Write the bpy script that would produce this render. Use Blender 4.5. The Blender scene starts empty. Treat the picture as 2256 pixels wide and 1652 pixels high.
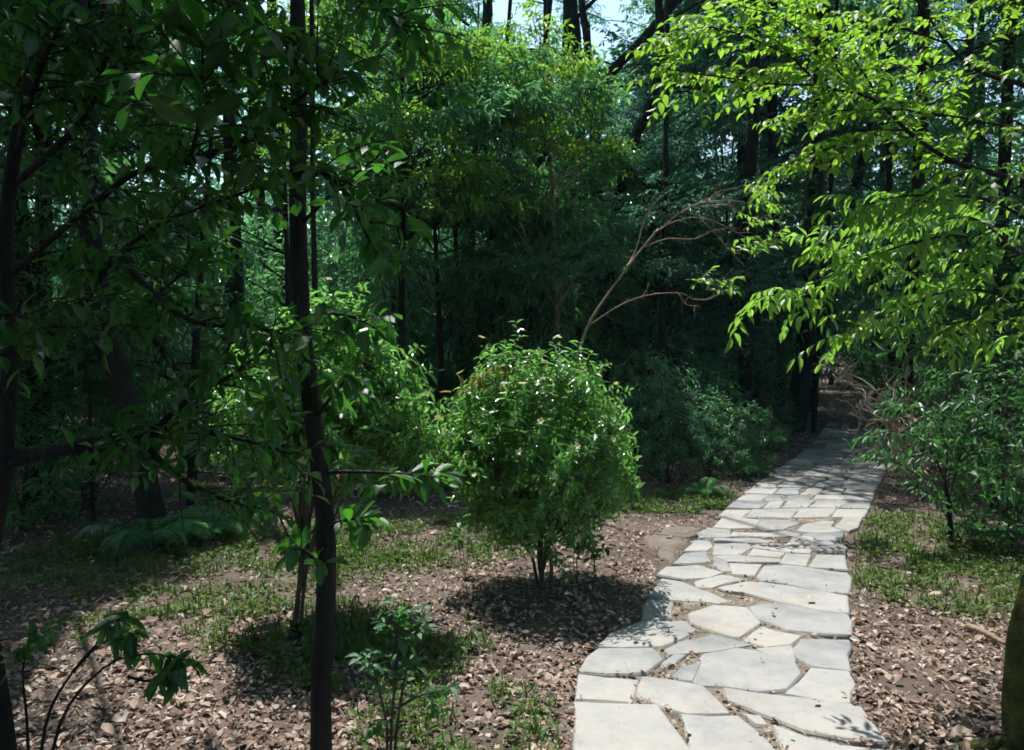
import bpy, math, random
import numpy as np
from mathutils import Vector, Matrix, noise

# ------------------------------------------------------------------ camera, world, sun
sc = bpy.context.scene
C = sc.collection
F_PX, CX, CY = 1769.0, 1127.5, 826.0          # lens in units of the 2255 x 1652 photograph view
CAM_Z, PITCH = 1.63, math.atan(86 / 1769)
cam = bpy.data.cameras.new('camera'); camo = bpy.data.objects.new('camera', cam); C.objects.link(camo)
cam.sensor_width = 36; cam.lens = 36 * F_PX / 2255; cam.clip_start = .05; cam.clip_end = 2000
camo.location = (0, 0, CAM_Z); camo.rotation_euler = (math.pi / 2 - PITCH, 0, 0)
sc.camera = camo

SUN = Vector((-.17, .42, 1.0)).normalized()    # towards the sun: high, behind the scene, a little left
w = bpy.data.worlds.new('World'); sc.world = w; w.use_nodes = True
nt = w.node_tree
sky = nt.nodes.new('ShaderNodeTexSky'); sky.sky_type = 'NISHITA'; sky.sun_disc = False; sky.dust_density = 1.0; sky.air_density = 1.3; sky.ozone_density = 2.5
sky.sun_elevation = math.asin(SUN.z); sky.sun_rotation = math.atan2(SUN.x, SUN.y)
bg = nt.nodes['Background']; bg.inputs['Strength'].default_value = .15
nt.links.new(sky.outputs[0], bg.inputs['Color'])
sl = bpy.data.lights.new('sun', 'SUN'); sl.energy = 4.0; sl.angle = math.radians(.5); sl.color = (1, .975, .935)
so = bpy.data.objects.new('sun', sl); C.objects.link(so); so.rotation_euler = SUN.to_track_quat('Z', 'Y').to_euler()
so.location = (0, 0, 30)
vs = sc.view_settings; vs.view_transform = 'Standard'; vs.look = 'None'; vs.exposure = .82; vs.gamma = 1
cy = sc.cycles
cy.max_bounces = 4; cy.diffuse_bounces = 3; cy.glossy_bounces = 1; cy.transmission_bounces = 2; cy.transparent_max_bounces = 2
cy.use_adaptive_sampling = True; cy.adaptive_threshold = .04
cy.sample_clamp_indirect = 4.0; cy.caustics_reflective = False; cy.caustics_refractive = False
cy.use_denoising = True
cy.pixel_filter_type = 'BLACKMAN_HARRIS'; cy.filter_width = 1.7

R = random.Random(7)
NR = np.random.default_rng(7)
UP = Vector((0, 0, 1))
_F = Vector((0, math.cos(PITCH), -math.sin(PITCH))); _U = Vector((0, math.sin(PITCH), math.cos(PITCH)))

def ray(u, v): return _F + Vector((1, 0, 0)) * ((u - CX) / F_PX) + _U * ((CY - v) / F_PX)
def W(u, v, Y):
    r = ray(u, v); return Vector((0, 0, CAM_Z)) + r * (Y / r.y)
def G(u, v, z=0.0):
    r = ray(u, v); return Vector((0, 0, CAM_Z)) + r * ((z - CAM_Z) / r.z)
def view_uv(p):
    q = p - Vector((0, 0, CAM_Z)); d = q.dot(_F)
    if d < .05: return None
    return CX + F_PX * q.x / d, CY - F_PX * q.dot(_U) / d

# the part of the ground that the opening in the canopy lets the sun reach
LIT = [(2.4, 1.6), (3.4, 3.2), (3.9, 5.0), (4.3, 7.0), (4.2, 7.7), (2.7, 7.9), (1.7, 8.2), (1.5, 10.0), (-1.9, 10.2), (-3.0, 9.0), (-2.2, 7.2),
       (-1.9, 5.9), (-2.3, 5.0), (-2.8, 4.4), (-2.7, 3.7), (-2.1, 3.6), (-1.8, 4.0), (-1.6, 4.0), (-1.5, 3.3), (-.8, 2.9), (-.3, 2.5), (.6, 1.6)]
LIT2 = [(4.55, 8.8), (5.9, 8.8), (5.9, 10.3), (4.55, 10.3)]      # a fleck of sun on the dead twigs at the bend
def inpoly(x, y, poly):
    c = False; j = len(poly) - 1
    for i in range(len(poly)):
        xi, yi = poly[i]; xj, yj = poly[j]
        if (yi > y) != (yj > y) and x < (xj - xi) * (y - yi) / (yj - yi) + xi: c = not c
        j = i
    return c
def sunlit(p):
    t = p.z / SUN.z
    x, y = p.x - SUN.x * t, p.y - SUN.y * t
    n = noise.noise(Vector((x * 1.1, y * 1.1, 3.3))) * .22
    if y > 9.8 and noise.noise(Vector((x * .55, y * .55, 17.0))) > .32 and not xl(min(y, 24)) - .4 < x < xr(min(y, 24)) + .3: return True   # random canopy openings added to brighten the deeper wood
    return inpoly(x + n, y + n, LIT) or inpoly(x, y, LIT2)

# ------------------------------------------------------------------ objects and meshes
def put(o, parent=None):
    C.objects.link(o)
    if parent is not None: o.parent = parent
    return o
def thing(name, label, cat, loc=(0, 0, 0), group=None, kind=None):
    o = bpy.data.objects.new(name, None); o.location = loc; o.empty_display_size = .1
    o['label'] = label; o['category'] = cat
    if group: o['group'] = group
    if kind: o['kind'] = kind
    return put(o)
def tag(o, label, cat=None, group=None, kind=None):
    o['label'] = label
    if cat: o['category'] = cat
    if group: o['group'] = group
    if kind: o['kind'] = kind
    return o
def mesh(name, V, F, mats, attrs=None, smooth=False, midx=None):
    V = np.asarray(V, np.float32).reshape(-1, 3)
    me = bpy.data.meshes.new(name)
    if isinstance(F, np.ndarray):
        k = F.shape[1]; loops = F.ravel().astype(np.int32); n = len(F)
        starts = np.arange(n, dtype=np.int32) * k
    else:
        loops = np.array([i for f in F for i in f], np.int32); ln = np.array([len(f) for f in F]); n = len(F)
        starts = np.concatenate([[0], np.cumsum(ln)[:-1]]).astype(np.int32)
    me.vertices.add(len(V)); me.vertices.foreach_set('co', V.ravel())
    me.loops.add(len(loops)); me.loops.foreach_set('vertex_index', loops)
    me.polygons.add(n); me.polygons.foreach_set('loop_start', starts)
    for m in (mats if isinstance(mats, (list, tuple)) else [mats]): me.materials.append(m)
    if midx is not None: me.polygons.foreach_set('material_index', np.asarray(midx, np.int32))
    me.update(calc_edges=True)
    me.polygons.foreach_set('use_smooth', np.full(n, smooth))
    for k, a in (attrs or {}).items():
        at = me.attributes.new(k, 'FLOAT', 'POINT'); at.data.foreach_set('value', np.asarray(a, np.float32))
    me.validate()
    return me
def obj(name, me, parent=None, loc=(0, 0, 0)):
    o = bpy.data.objects.new(name, me); o.location = loc
    return put(o, parent)

def smooth(pts, n=6):
    P = [pts[0] * 2 - pts[1]] + list(pts) + [pts[-1] * 2 - pts[-2]]
    out = []
    for i in range(1, len(P) - 2):
        a, b, c, d = P[i - 1:i + 3]
        for k in range(n):
            t = k / n
            out.append(.5 * (2 * b + (c - a) * t + (2 * a - 5 * b + 4 * c - d) * t * t + (3 * b - a - 3 * c + d) * t ** 3))
    out.append(pts[-1].copy())
    return out
def tubes(polys, origin=Vector((0, 0, 0))):
    """polys: list of (points, radius0, radius1, sides, roughness)"""
    V, Fc = [], []; off = 0
    for pts, r0, r1, sides, rough in polys:
        n = len(pts)
        if n < 2: continue
        T = (pts[-1] - pts[0])
        ref = Vector((1, 0, 0)) if abs(T.normalized().x) < .8 else Vector((0, 1, 0))
        for i, p in enumerate(pts):
            t = (pts[min(i + 1, n - 1)] - pts[max(i - 1, 0)]).normalized()
            a = t.cross(ref).normalized(); b = t.cross(a)
            r = r0 + (r1 - r0) * i / (n - 1)
            for k in range(sides):
                an = 2 * math.pi * k / sides
                rr = r
                if rough: rr *= 1 + rough * noise.noise(Vector((p.x * 3 + 9 * math.cos(an) * .35, p.y * 3 + 3 * math.sin(an), p.z * 4.0 + off)))
                V.append(p - origin + (a * math.cos(an) + b * math.sin(an)) * rr)
            if i:
                for k in range(sides):
                    k2 = (k + 1) % sides
                    Fc.append((off + (i - 1) * sides + k, off + (i - 1) * sides + k2, off + i * sides + k2, off + i * sides + k))
        c = len(V); V.append(pts[-1] - origin)
        for k in range(sides): Fc.append((off + (n - 1) * sides + k, off + (n - 1) * sides + (k + 1) % sides, c))
        off = len(V)
    return V, Fc

# ------------------------------------------------------------------ materials
def newmat(name):
    m = bpy.data.materials.new(name); m.use_nodes = True
    t = m.node_tree
    return m, t, t.nodes['Principled BSDF'], t.nodes['Material Output']
def N(t, kind, **kw):
    n = t.nodes.new(kind)
    for k, v in kw.items():
        if k in n.inputs: n.inputs[k].default_value = v
        else: setattr(n, k, v)
    return n
def ramp(t, stops):
    r = t.nodes.new('ShaderNodeValToRGB'); e = r.color_ramp.elements
    while len(e) < len(stops): e.new(.5)
    for el, (p, c) in zip(e, stops): el.position = p; el.color = (*c, 1)
    return r
def leaf_mat(name, cols, trans, tf=.4, rough=.38, spec=.5, rib=.35):
    m, t, b, out = newmat(name)
    at = N(t, 'ShaderNodeAttribute', attribute_name='var')
    oi = N(t, 'ShaderNodeObjectInfo')
    ad = N(t, 'ShaderNodeMath', operation='ADD'); t.links.new(at.outputs['Fac'], ad.inputs[0]); t.links.new(oi.outputs['Random'], ad.inputs[1])
    fr = N(t, 'ShaderNodeMath', operation='FRACT'); t.links.new(ad.outputs[0], fr.inputs[0])
    n = len(cols)
    r = ramp(t, [(i / (n - 1), c) for i, c in enumerate(cols)]); t.links.new(fr.outputs[0], r.inputs[0])
    mid = N(t, 'ShaderNodeAttribute', attribute_name='mid')
    mr = N(t, 'ShaderNodeMapRange'); t.links.new(mid.outputs['Fac'], mr.inputs['Value'])
    mr.inputs['From Min'].default_value = .8; mr.inputs['From Max'].default_value = 1; mr.inputs['To Max'].default_value = rib
    mx = N(t, 'ShaderNodeMix', data_type='RGBA'); t.links.new(mr.outputs[0], mx.inputs['Factor'])
    t.links.new(r.outputs[0], mx.inputs[6]); mx.inputs[7].default_value = (.22, .3, .1, 1)
    no = N(t, 'ShaderNodeTexNoise', Scale=45.0)
    bp = N(t, 'ShaderNodeBump', Strength=.25, Distance=.004); t.links.new(no.outputs['Fac'], bp.inputs['Height']); t.links.new(bp.outputs[0], b.inputs['Normal'])
    t.links.new(mx.outputs[2], b.inputs['Base Color'])
    b.inputs['Roughness'].default_value = rough; b.inputs['Specular IOR Level'].default_value = spec
    tr = N(t, 'ShaderNodeBsdfTranslucent')
    r2 = ramp(t, [(0, tuple(c * .75 for c in trans)), (1, tuple(min(1, c * 1.2) for c in trans))]); t.links.new(fr.outputs[0], r2.inputs[0])
    t.links.new(r2.outputs[0], tr.inputs['Color'])
    ms = N(t, 'ShaderNodeMixShader'); ms.inputs[0].default_value = tf
    t.links.new(b.outputs[0], ms.inputs[1]); t.links.new(tr.outputs[0], ms.inputs[2]); t.links.new(ms.outputs[0], out.inputs['Surface'])
    return m
def rough_mat(name, stops, scale=8.0, detail=6.0, rough=.85, bump=.5, dist=.02, obj_var=0.0, stretch=None, spec=.3):
    m, t, b, out = newmat(name)
    tc = N(t, 'ShaderNodeTexCoord'); mp = N(t, 'ShaderNodeMapping')
    if stretch: mp.inputs['Scale'].default_value = stretch
    t.links.new(tc.outputs['Object'], mp.inputs[0])
    no = N(t, 'ShaderNodeTexNoise', Scale=scale, Detail=detail, Roughness=.65); t.links.new(mp.outputs[0], no.inputs['Vector'])
    src = no.outputs['Fac']
    if obj_var:
        oi = N(t, 'ShaderNodeObjectInfo')
        ma = N(t, 'ShaderNodeMath', operation='MULTIPLY_ADD'); t.links.new(oi.outputs['Random'], ma.inputs[0])
        ma.inputs[1].default_value = obj_var; t.links.new(no.outputs['Fac'], ma.inputs[2])
        sb = N(t, 'ShaderNodeMath', operation='SUBTRACT'); t.links.new(ma.outputs[0], sb.inputs[0]); sb.inputs[1].default_value = obj_var / 2
        src = sb.outputs[0]
    r = ramp(t, stops); t.links.new(src, r.inputs[0]); t.links.new(r.outputs[0], b.inputs['Base Color'])
    n2 = N(t, 'ShaderNodeTexNoise', Scale=scale * 5, Detail=8.0); t.links.new(mp.outputs[0], n2.inputs['Vector'])
    bp = N(t, 'ShaderNodeBump', Strength=bump, Distance=dist); t.links.new(n2.outputs['Fac'], bp.inputs['Height']); t.links.new(bp.outputs[0], b.inputs['Normal'])
    b.inputs['Roughness'].default_value = rough; b.inputs['Specular IOR Level'].default_value = spec
    return m

M = {}
M['bark'] = rough_mat('dark_bark', [(.3, (.009, .008, .007)), (.55, (.02, .018, .015)), (.75, (.042, .038, .031))], 14, stretch=(1, 1, .25), bump=.9, dist=.02)
M['bark_moss'] = rough_mat('mossy_bark', [(.3, (.018, .016, .011)), (.45, (.04, .045, .013)), (.7, (.11, .125, .026))], 9, bump=1.0, dist=.03)
M['twig'] = rough_mat('tan_twig', [(.3, (.16, .11, .07)), (.7, (.36, .27, .19))], 10, bump=.3)
M['twig_pale'] = rough_mat('bleached_twig', [(.3, (.30, .23, .16)), (.7, (.5, .41, .31))], 10, bump=.3)
M['stem'] = rough_mat('shrub_stem', [(.3, (.035, .028, .02)), (.7, (.09, .075, .05))], 12, bump=.4)
M['soil'] = rough_mat('forest_soil', [(.25, (.05, .036, .028)), (.5, (.11, .083, .066)), (.75, (.17, .13, .105))], 1.8, detail=12, rough=.95, bump=.9, dist=.03)
M['bed'] = rough_mat('path_bed', [(.3, (.10, .078, .058)), (.5, (.20, .165, .125)), (.72, (.34, .295, .235))], 9, detail=10, rough=.95, bump=.9, dist=.03)
M['mud'] = rough_mat('dried_mud', [(.3, (.12, .10, .08)), (.7, (.21, .18, .145))], 5, rough=.9, bump=.3)
M['stone'] = rough_mat('flagstone', [(.2, (.17, .185, .205)), (.4, (.29, .29, .28)), (.58, (.355, .345, .325)), (.8, (.395, .365, .32))], 2.6, detail=12, rough=.78, bump=.4, dist=.012, obj_var=.42)
def weather(m, amount=.45):
    t = m.node_tree; b = t.nodes['Principled BSDF']; src = b.inputs['Base Color'].links[0].from_socket
    ge = N(t, 'ShaderNodeNewGeometry')
    n1 = N(t, 'ShaderNodeTexNoise', Scale=1.7, Detail=9.0, Roughness=.7); t.links.new(ge.outputs['Position'], n1.inputs['Vector'])
    n2 = N(t, 'ShaderNodeTexNoise', Scale=24.0, Detail=8.0, Roughness=.7); t.links.new(ge.outputs['Position'], n2.inputs['Vector'])
    r1 = ramp(t, [(.36, (.5, .5, .5)), (.52, (1, 1, 1))]); t.links.new(n1.outputs['Fac'], r1.inputs[0])
    r2 = ramp(t, [(.3, (.6, .59, .56)), (.5, (1, 1, 1))]); t.links.new(n2.outputs['Fac'], r2.inputs[0])
    for r_, f in ((r1, amount), (r2, .3)):
        mx = N(t, 'ShaderNodeMix', data_type='RGBA', blend_type='MULTIPLY'); mx.inputs['Factor'].default_value = f
        t.links.new(src, mx.inputs[6]); t.links.new(r_.outputs[0], mx.inputs[7]); src = mx.outputs[2]
    t.links.new(src, b.inputs['Base Color'])
weather(M['stone'])
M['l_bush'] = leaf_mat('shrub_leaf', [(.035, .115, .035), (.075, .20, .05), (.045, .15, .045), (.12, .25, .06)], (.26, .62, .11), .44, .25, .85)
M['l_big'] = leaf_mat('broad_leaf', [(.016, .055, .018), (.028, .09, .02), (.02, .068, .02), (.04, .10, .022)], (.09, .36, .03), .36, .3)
M['l_bright'] = leaf_mat('thin_bright_leaf', [(.045, .15, .02), (.08, .20, .025), (.06, .17, .02), (.12, .21, .03), (.05, .15, .02)], (.36, .68, .05), .48, .36)
M['l_gloss'] = leaf_mat('glossy_lance_leaf', [(.035, .11, .03), (.06, .16, .035), (.045, .13, .035)], (.34, .68, .07), .48, .33, .7)
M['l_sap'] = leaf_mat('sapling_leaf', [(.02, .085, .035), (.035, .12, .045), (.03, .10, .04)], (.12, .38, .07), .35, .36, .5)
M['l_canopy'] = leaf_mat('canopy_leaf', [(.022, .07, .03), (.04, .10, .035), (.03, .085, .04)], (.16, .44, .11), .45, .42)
M['l_under'] = leaf_mat('understory_leaf', [(.035, .115, .06), (.06, .16, .08), (.045, .135, .075)], (.22, .58, .18), .46, .24, .9)
M['l_far'] = leaf_mat('far_leaf', [(.035, .115, .07), (.06, .155, .09), (.045, .135, .085)], (.15, .45, .2), .38, .36, .6)
M['l_dry'] = leaf_mat('withered_leaf', [(.22, .17, .035), (.30, .17, .04), (.25, .22, .05)], (.45, .35, .06), .35, .5, rib=.1)
M['litter'] = leaf_mat('dead_leaf', [(.11, .062, .045), (.20, .125, .09), (.33, .225, .17), (.52, .42, .34), (.25, .15, .11), (.44, .33, .26), (.64, .55, .47), (.17, .10, .075)], (.30, .19, .11), .15, .6, .3, rib=.15)
M['cover'] = leaf_mat('ground_cover_leaf', [(.045, .11, .025), (.10, .16, .035), (.06, .13, .03), (.13, .16, .05)], (.24, .4, .06), .35, .5)
M['petal'] = leaf_mat('pale_petal', [(.68, .64, .30), (.74, .72, .45), (.70, .62, .22)], (.7, .65, .35), .3, .5, rib=0)

# ------------------------------------------------------------------ leaves
def profile(shape, y):
    if shape == 'lance': return (math.sin(math.pi * y ** .85)) ** .9
    if shape == 'obov': return (math.sin(math.pi * y ** 1.35)) ** .8
    return (math.sin(math.pi * y ** .8)) ** .75
def leaf_template(rows, shape, arch=.18, fold=.22, wave=0.0):
    V = [(0, 0, 0)]; mid = [1]; Fc = []
    for i in range(1, rows + 1):
        y = i / (rows + 1); wd = profile(shape, y) * .5; z = -arch * y * y
        V += [(-wd, y, z + fold * wd + wave * math.sin(y * 9)), (0, y, z), (wd, y, z + fold * wd - wave * math.sin(y * 8))]; mid += [0, 1, 0]
    V.append((0, 1, -arch)); mid.append(1); tip = len(V) - 1
    Fc += [(0, 2, 1), (0, 3, 2)]
    for i in range(rows - 1):
        a = 1 + 3 * i
        Fc += [(a, a + 1, a + 4), (a, a + 4, a + 3), (a + 1, a + 2, a + 5), (a + 1, a + 5, a + 4)]
    a = 1 + 3 * (rows - 1)
    Fc += [(a, a + 1, tip), (a + 1, a + 2, tip)]
    return np.array(V, np.float32), np.array(Fc, np.int32), np.array(mid, np.float32)
def leaf_flat(shape):
    w_ = {'lance': .45, 'ovate': .48, 'obov': .48}[shape]
    return np.array([(0, 0, 0), (-w_, .45, .06), (0, 1, -.12), (w_, .45, .06)], np.float32), np.array([(0, 2, 1), (0, 3, 2)], np.int32), np.array([1, 0, 1, 0], np.float32)
TPL = {(k, s): leaf_template({'low': 1, 'med': 2, 'hi': 5}[k], s) for k in ('low', 'med', 'hi') for s in ('lance', 'ovate', 'obov')}
for _s in ('lance', 'ovate', 'obov'): TPL[('flat', _s)] = leaf_flat(_s)
class Leaves:
    def __init__(s): s.rows = []
    def add(s, p, d, n, l, wd, v): s.rows.append((p.x, p.y, p.z, d.x, d.y, d.z, n.x, n.y, n.z, l, wd, v))
    def arr(s): return np.array(s.rows, np.float32).reshape(-1, 12)
def leaves_mesh(name, A, mat, quality='med', shape='ovate', origin=(0, 0, 0), archvar=.25):
    T, Fc, mid = TPL[(quality, shape)]
    n, k = len(A), len(T)
    P = A[:, 0:3] - np.array(origin, np.float32); D = A[:, 3:6]; Nn = A[:, 6:9]
    D = D / np.linalg.norm(D, axis=1, keepdims=True)
    Nn = Nn - (Nn * D).sum(1, keepdims=True) * D; Nn /= np.linalg.norm(Nn, axis=1, keepdims=True) + 1e-6
    S = np.cross(D, Nn)
    L = A[:, 9]; Wd = A[:, 10]
    ar = NR.uniform(-archvar * .4, archvar, n).astype(np.float32)
    zz = (T[None, :, 2] * L[:, None]) - ar[:, None] * (T[None, :, 1] ** 2) * L[:, None]
    V = P[:, None, :] + T[None, :, 0, None] * Wd[:, None, None] * S[:, None, :] + T[None, :, 1, None] * L[:, None, None] * D[:, None, :] + zz[:, :, None] * Nn[:, None, :]
    Fa = (Fc[None] + (np.arange(n) * k)[:, None, None]).reshape(-1, 3)
    return mesh(name, V.reshape(-1, 3), Fa, mat, {'var': np.repeat(A[:, 11], k), 'mid': np.tile(mid, n)})
HI = {}
def hi_leaf(shape, mat, variant):
    key = (shape, mat.name, variant)
    if key not in HI:
        T, Fc, mid = leaf_template(5, shape, (.08, .25, .42)[variant], (.2, .35, .1)[variant], (.0, .015, .03)[variant])
        HI[key] = mesh('leaf', T, Fc, mat, {'mid': mid}, smooth=True)
    return HI[key]
def leaf_object(name, row, parent, shape, mat, origin):
    D = Vector(row[3:6]).normalized(); Nn = Vector(row[6:9]); Nn = (Nn - D * Nn.dot(D)).normalized(); S = D.cross(Nn)
    L, wd = float(row[9]), float(row[10])
    m = Matrix(((S.x * wd, D.x * L, Nn.x * L, row[0] - origin[0]), (S.y * wd, D.y * L, Nn.y * L, row[1] - origin[1]), (S.z * wd, D.z * L, Nn.z * L, row[2] - origin[2]), (0, 0, 0, 1)))
    o = bpy.data.objects.new(name, hi_leaf(shape, mat, R.randrange(3))); put(o, parent); o.matrix_basis = m
    return o
def foliage(parent, A, mat, shape, K, quality='med', origin=(0, 0, 0), name='foliage'):
    """the K leaves that show largest become parts of their own, the rest one mass"""
    if K:
        q = A[:, 0:3] - np.array((0, 0, CAM_Z), np.float32)
        f = np.array(_F); d = q @ f
        u = CX + F_PX * q[:, 0] / np.maximum(d, .1); v = CY - F_PX * (q @ np.array(_U)) / np.maximum(d, .1)
        sc_ = np.where((d > .2) & (u > -20) & (u < 2275) & (v > -20) & (v < 1672), A[:, 9] / np.maximum(d, .1), 0)
        idx = np.argsort(-sc_); pick = [i for i in idx[:K] if sc_[i] > 0]
        for i in pick: leaf_object('leaf', A[i], parent, shape, mat, origin)
        keep = np.ones(len(A), bool); keep[pick] = False; A = A[keep]
    if len(A):
        o = obj(name, leaves_mesh(name, A, mat, quality, shape, origin), parent); o['kind'] = 'stuff'

def rnd(a, b): return R.uniform(a, b)
def rv(s=1.0): return Vector((R.gauss(0, s), R.gauss(0, s), R.gauss(0, s)))
def twig_leaves(Lv, pts, n, L, wr, mode, droop, spread=.8, start=.15, norm_j=.35, nb=None):
    """leaves along one twig: 'flat' = two rows, 'round' = spiral"""
    m = len(pts) - 1; az = rnd(0, 6.28)
    for k in range(n):
        t = start + (1 - start) * (k + rnd(-.2, .2)) / max(1, n - 1); t = min(max(t, 0), 1)
        i = min(int(t * m), m - 1); p = pts[i].lerp(pts[i + 1], t * m - i)
        tan = (pts[i + 1] - pts[i]).normalized()
        if mode == 'flat':
            s = tan.cross(UP); s = s.normalized() if s.length > .01 else Vector((1, 0, 0))
            lat = s * (1 if k % 2 else -1)
            d = tan * rnd(.35, .75) + lat * spread * rnd(.8, 1.2) + Vector((0, 0, -droop * rnd(.3, 1.4)))
            d += rv(.22)
            if k == n - 1: d = tan + Vector((0, 0, -droop))
        else:
            az += 2.4 + rnd(-.3, .3)
            a = tan.cross(Vector((.31, .57, .76))).normalized(); b = tan.cross(a)
            lat = a * math.cos(az) + b * math.sin(az)
            d = tan * rnd(.25, .8) + lat * spread + Vector((0, 0, -droop * rnd(.2, 1.3)))
        nn = (UP if nb is None else nb) + rv(norm_j)
        l = L * min(1.35, max(.35, R.gauss(.88, .22)))
        Lv.add(p, d, nn, l, l * wr * rnd(.85, 1.15), R.random())
def spray(Lv, tw, poly, n_tw, tlen, nl, L, wr, mode='flat', droop=.35, start=.2, rise=.15, side=.9, rad=.0022, taper=.5, sag=.25):
    m = len(poly) - 1
    for k in range(n_tw):
        t = start + (1 - start) * (k + rnd(0, 1)) / n_tw; t = min(t, .999)
        i = int(t * m); p = poly[i].lerp(poly[i + 1], t * m - i)
        tan = (poly[i + 1] - poly[i]).normalized()
        s = tan.cross(UP); s = s.normalized() if s.length > .05 else Vector((1, 0, 0))
        d = tan * rnd(.4, .9) + s * (1 if k % 2 else -1) * side * rnd(.5, 1.2) + UP * (rise + R.gauss(0, .35)) + rv(.15)
        d.normalize(); ln = tlen * rnd(.55, 1.2) * (1 - taper * t)
        pts = [p + d * ln * q - UP * sag * ln * q * q + rv(.012 * ln) for q in (0, .3, .65, 1)]
        tw.append((pts, rad, rad * .4, 4, 0))
        twig_leaves(Lv, pts, nl, L, wr, mode, droop)
    pts = poly[-max(2, len(poly) // 4):]
    twig_leaves(Lv, pts, nl, L, wr, mode, droop)

def put_tubes(name, polys, mat, parent, origin):
    if not polys: return None
    V, Fc = tubes(polys, origin)
    o = obj(name, mesh(name, V, Fc, mat, smooth=True), parent)
    if name in ('twigs', 'limbs', 'branches'): o['kind'] = 'stuff'
    return o

# ------------------------------------------------------------------ ground and path
EDGE_L = [(1262, 1660), (1267, 1560), (1275, 1480), (1318, 1415), (1405, 1350), (1440, 1290), (1482, 1240), (1545, 1165), (1635, 1090), (1700, 1040), (1762, 1000), (1800, 965), (1822, 930), (1818, 900), (1795, 875), (1760, 858)]
EDGE_R = [(1960, 1660), (1890, 1545), (1868, 1480), (1872, 1400), (1868, 1300), (1872, 1205), (1908, 1140), (1935, 1070), (1965, 1020), (1968, 990), (1950, 960), (1925, 930), (1890, 900), (1855, 880), (1810, 862)]
gl = [G(u, v) for u, v in EDGE_L]; gr = [G(u, v) for u, v in EDGE_R]
gly, glx = [p.y for p in gl], [p.x for p in gl]; gry, grx = [p.y for p in gr], [p.x for p in gr]
def xl(y): return float(np.interp(y, gly, glx))
def xr(y): return float(np.interp(y, gry, grx))
def height(x, y):
    h = .035 * noise.noise(Vector((x * .8, y * .8, 0))) + .02 * noise.noise(Vector((x * 2.7, y * 2.7, 5)))
    d = max(xl(y) - x, x - xr(y)) if 0 < y < 26 else 3
    k = min(max((d - .05) / .5, 0), 1)
    far = max(0, math.hypot(x, y - 5) - 14)
    return h * k - .012 + far * .012 * (1 + .5 * noise.noise(Vector((x * .05, y * .05, 2))))
s_ = np.linspace(-1, 1, 221)
gxs = np.sinh(s_ * 4.3) / math.sinh(4.3) * 320; gys = 6 + np.sinh(s_ * 4.3) / math.sinh(4.3) * 320
V = [(x, y, height(x, y)) for y in gys for x in gxs]
n_ = len(gxs); ii = np.arange((n_ - 1) * (n_ - 1)); a = (ii // (n_ - 1)) * n_ + ii % (n_ - 1)
ground = obj('ground', mesh('ground', V, np.stack([a, a + 1, a + 1 + n_, a + n_], 1), M['soil'], smooth=True))
tag(ground, 'dark brown forest soil of the clearing and wood', kind='structure')

ys = np.linspace(2.2, 24, 120)
V, Fc = [], []
for i, y in enumerate(ys):
    for k in range(7):
        t = k / 6; x = xl(y) - .05 + (xr(y) - xl(y) + .1) * t
        V.append((x, y, .002 + .008 * noise.noise(Vector((x * 6, y * 6, 1))) - (.03 if k in (0, 6) else 0)))
    if i:
        for k in range(6): q = (i - 1) * 7 + k; Fc.append((q, q + 1, q + 8, q + 7))
path = obj('stone_path', mesh('path_bed', V, Fc, M['bed'], smooth=True))
tag(path, 'irregular pale flagstone path curving away into the shaded wood', kind='structure')

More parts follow.
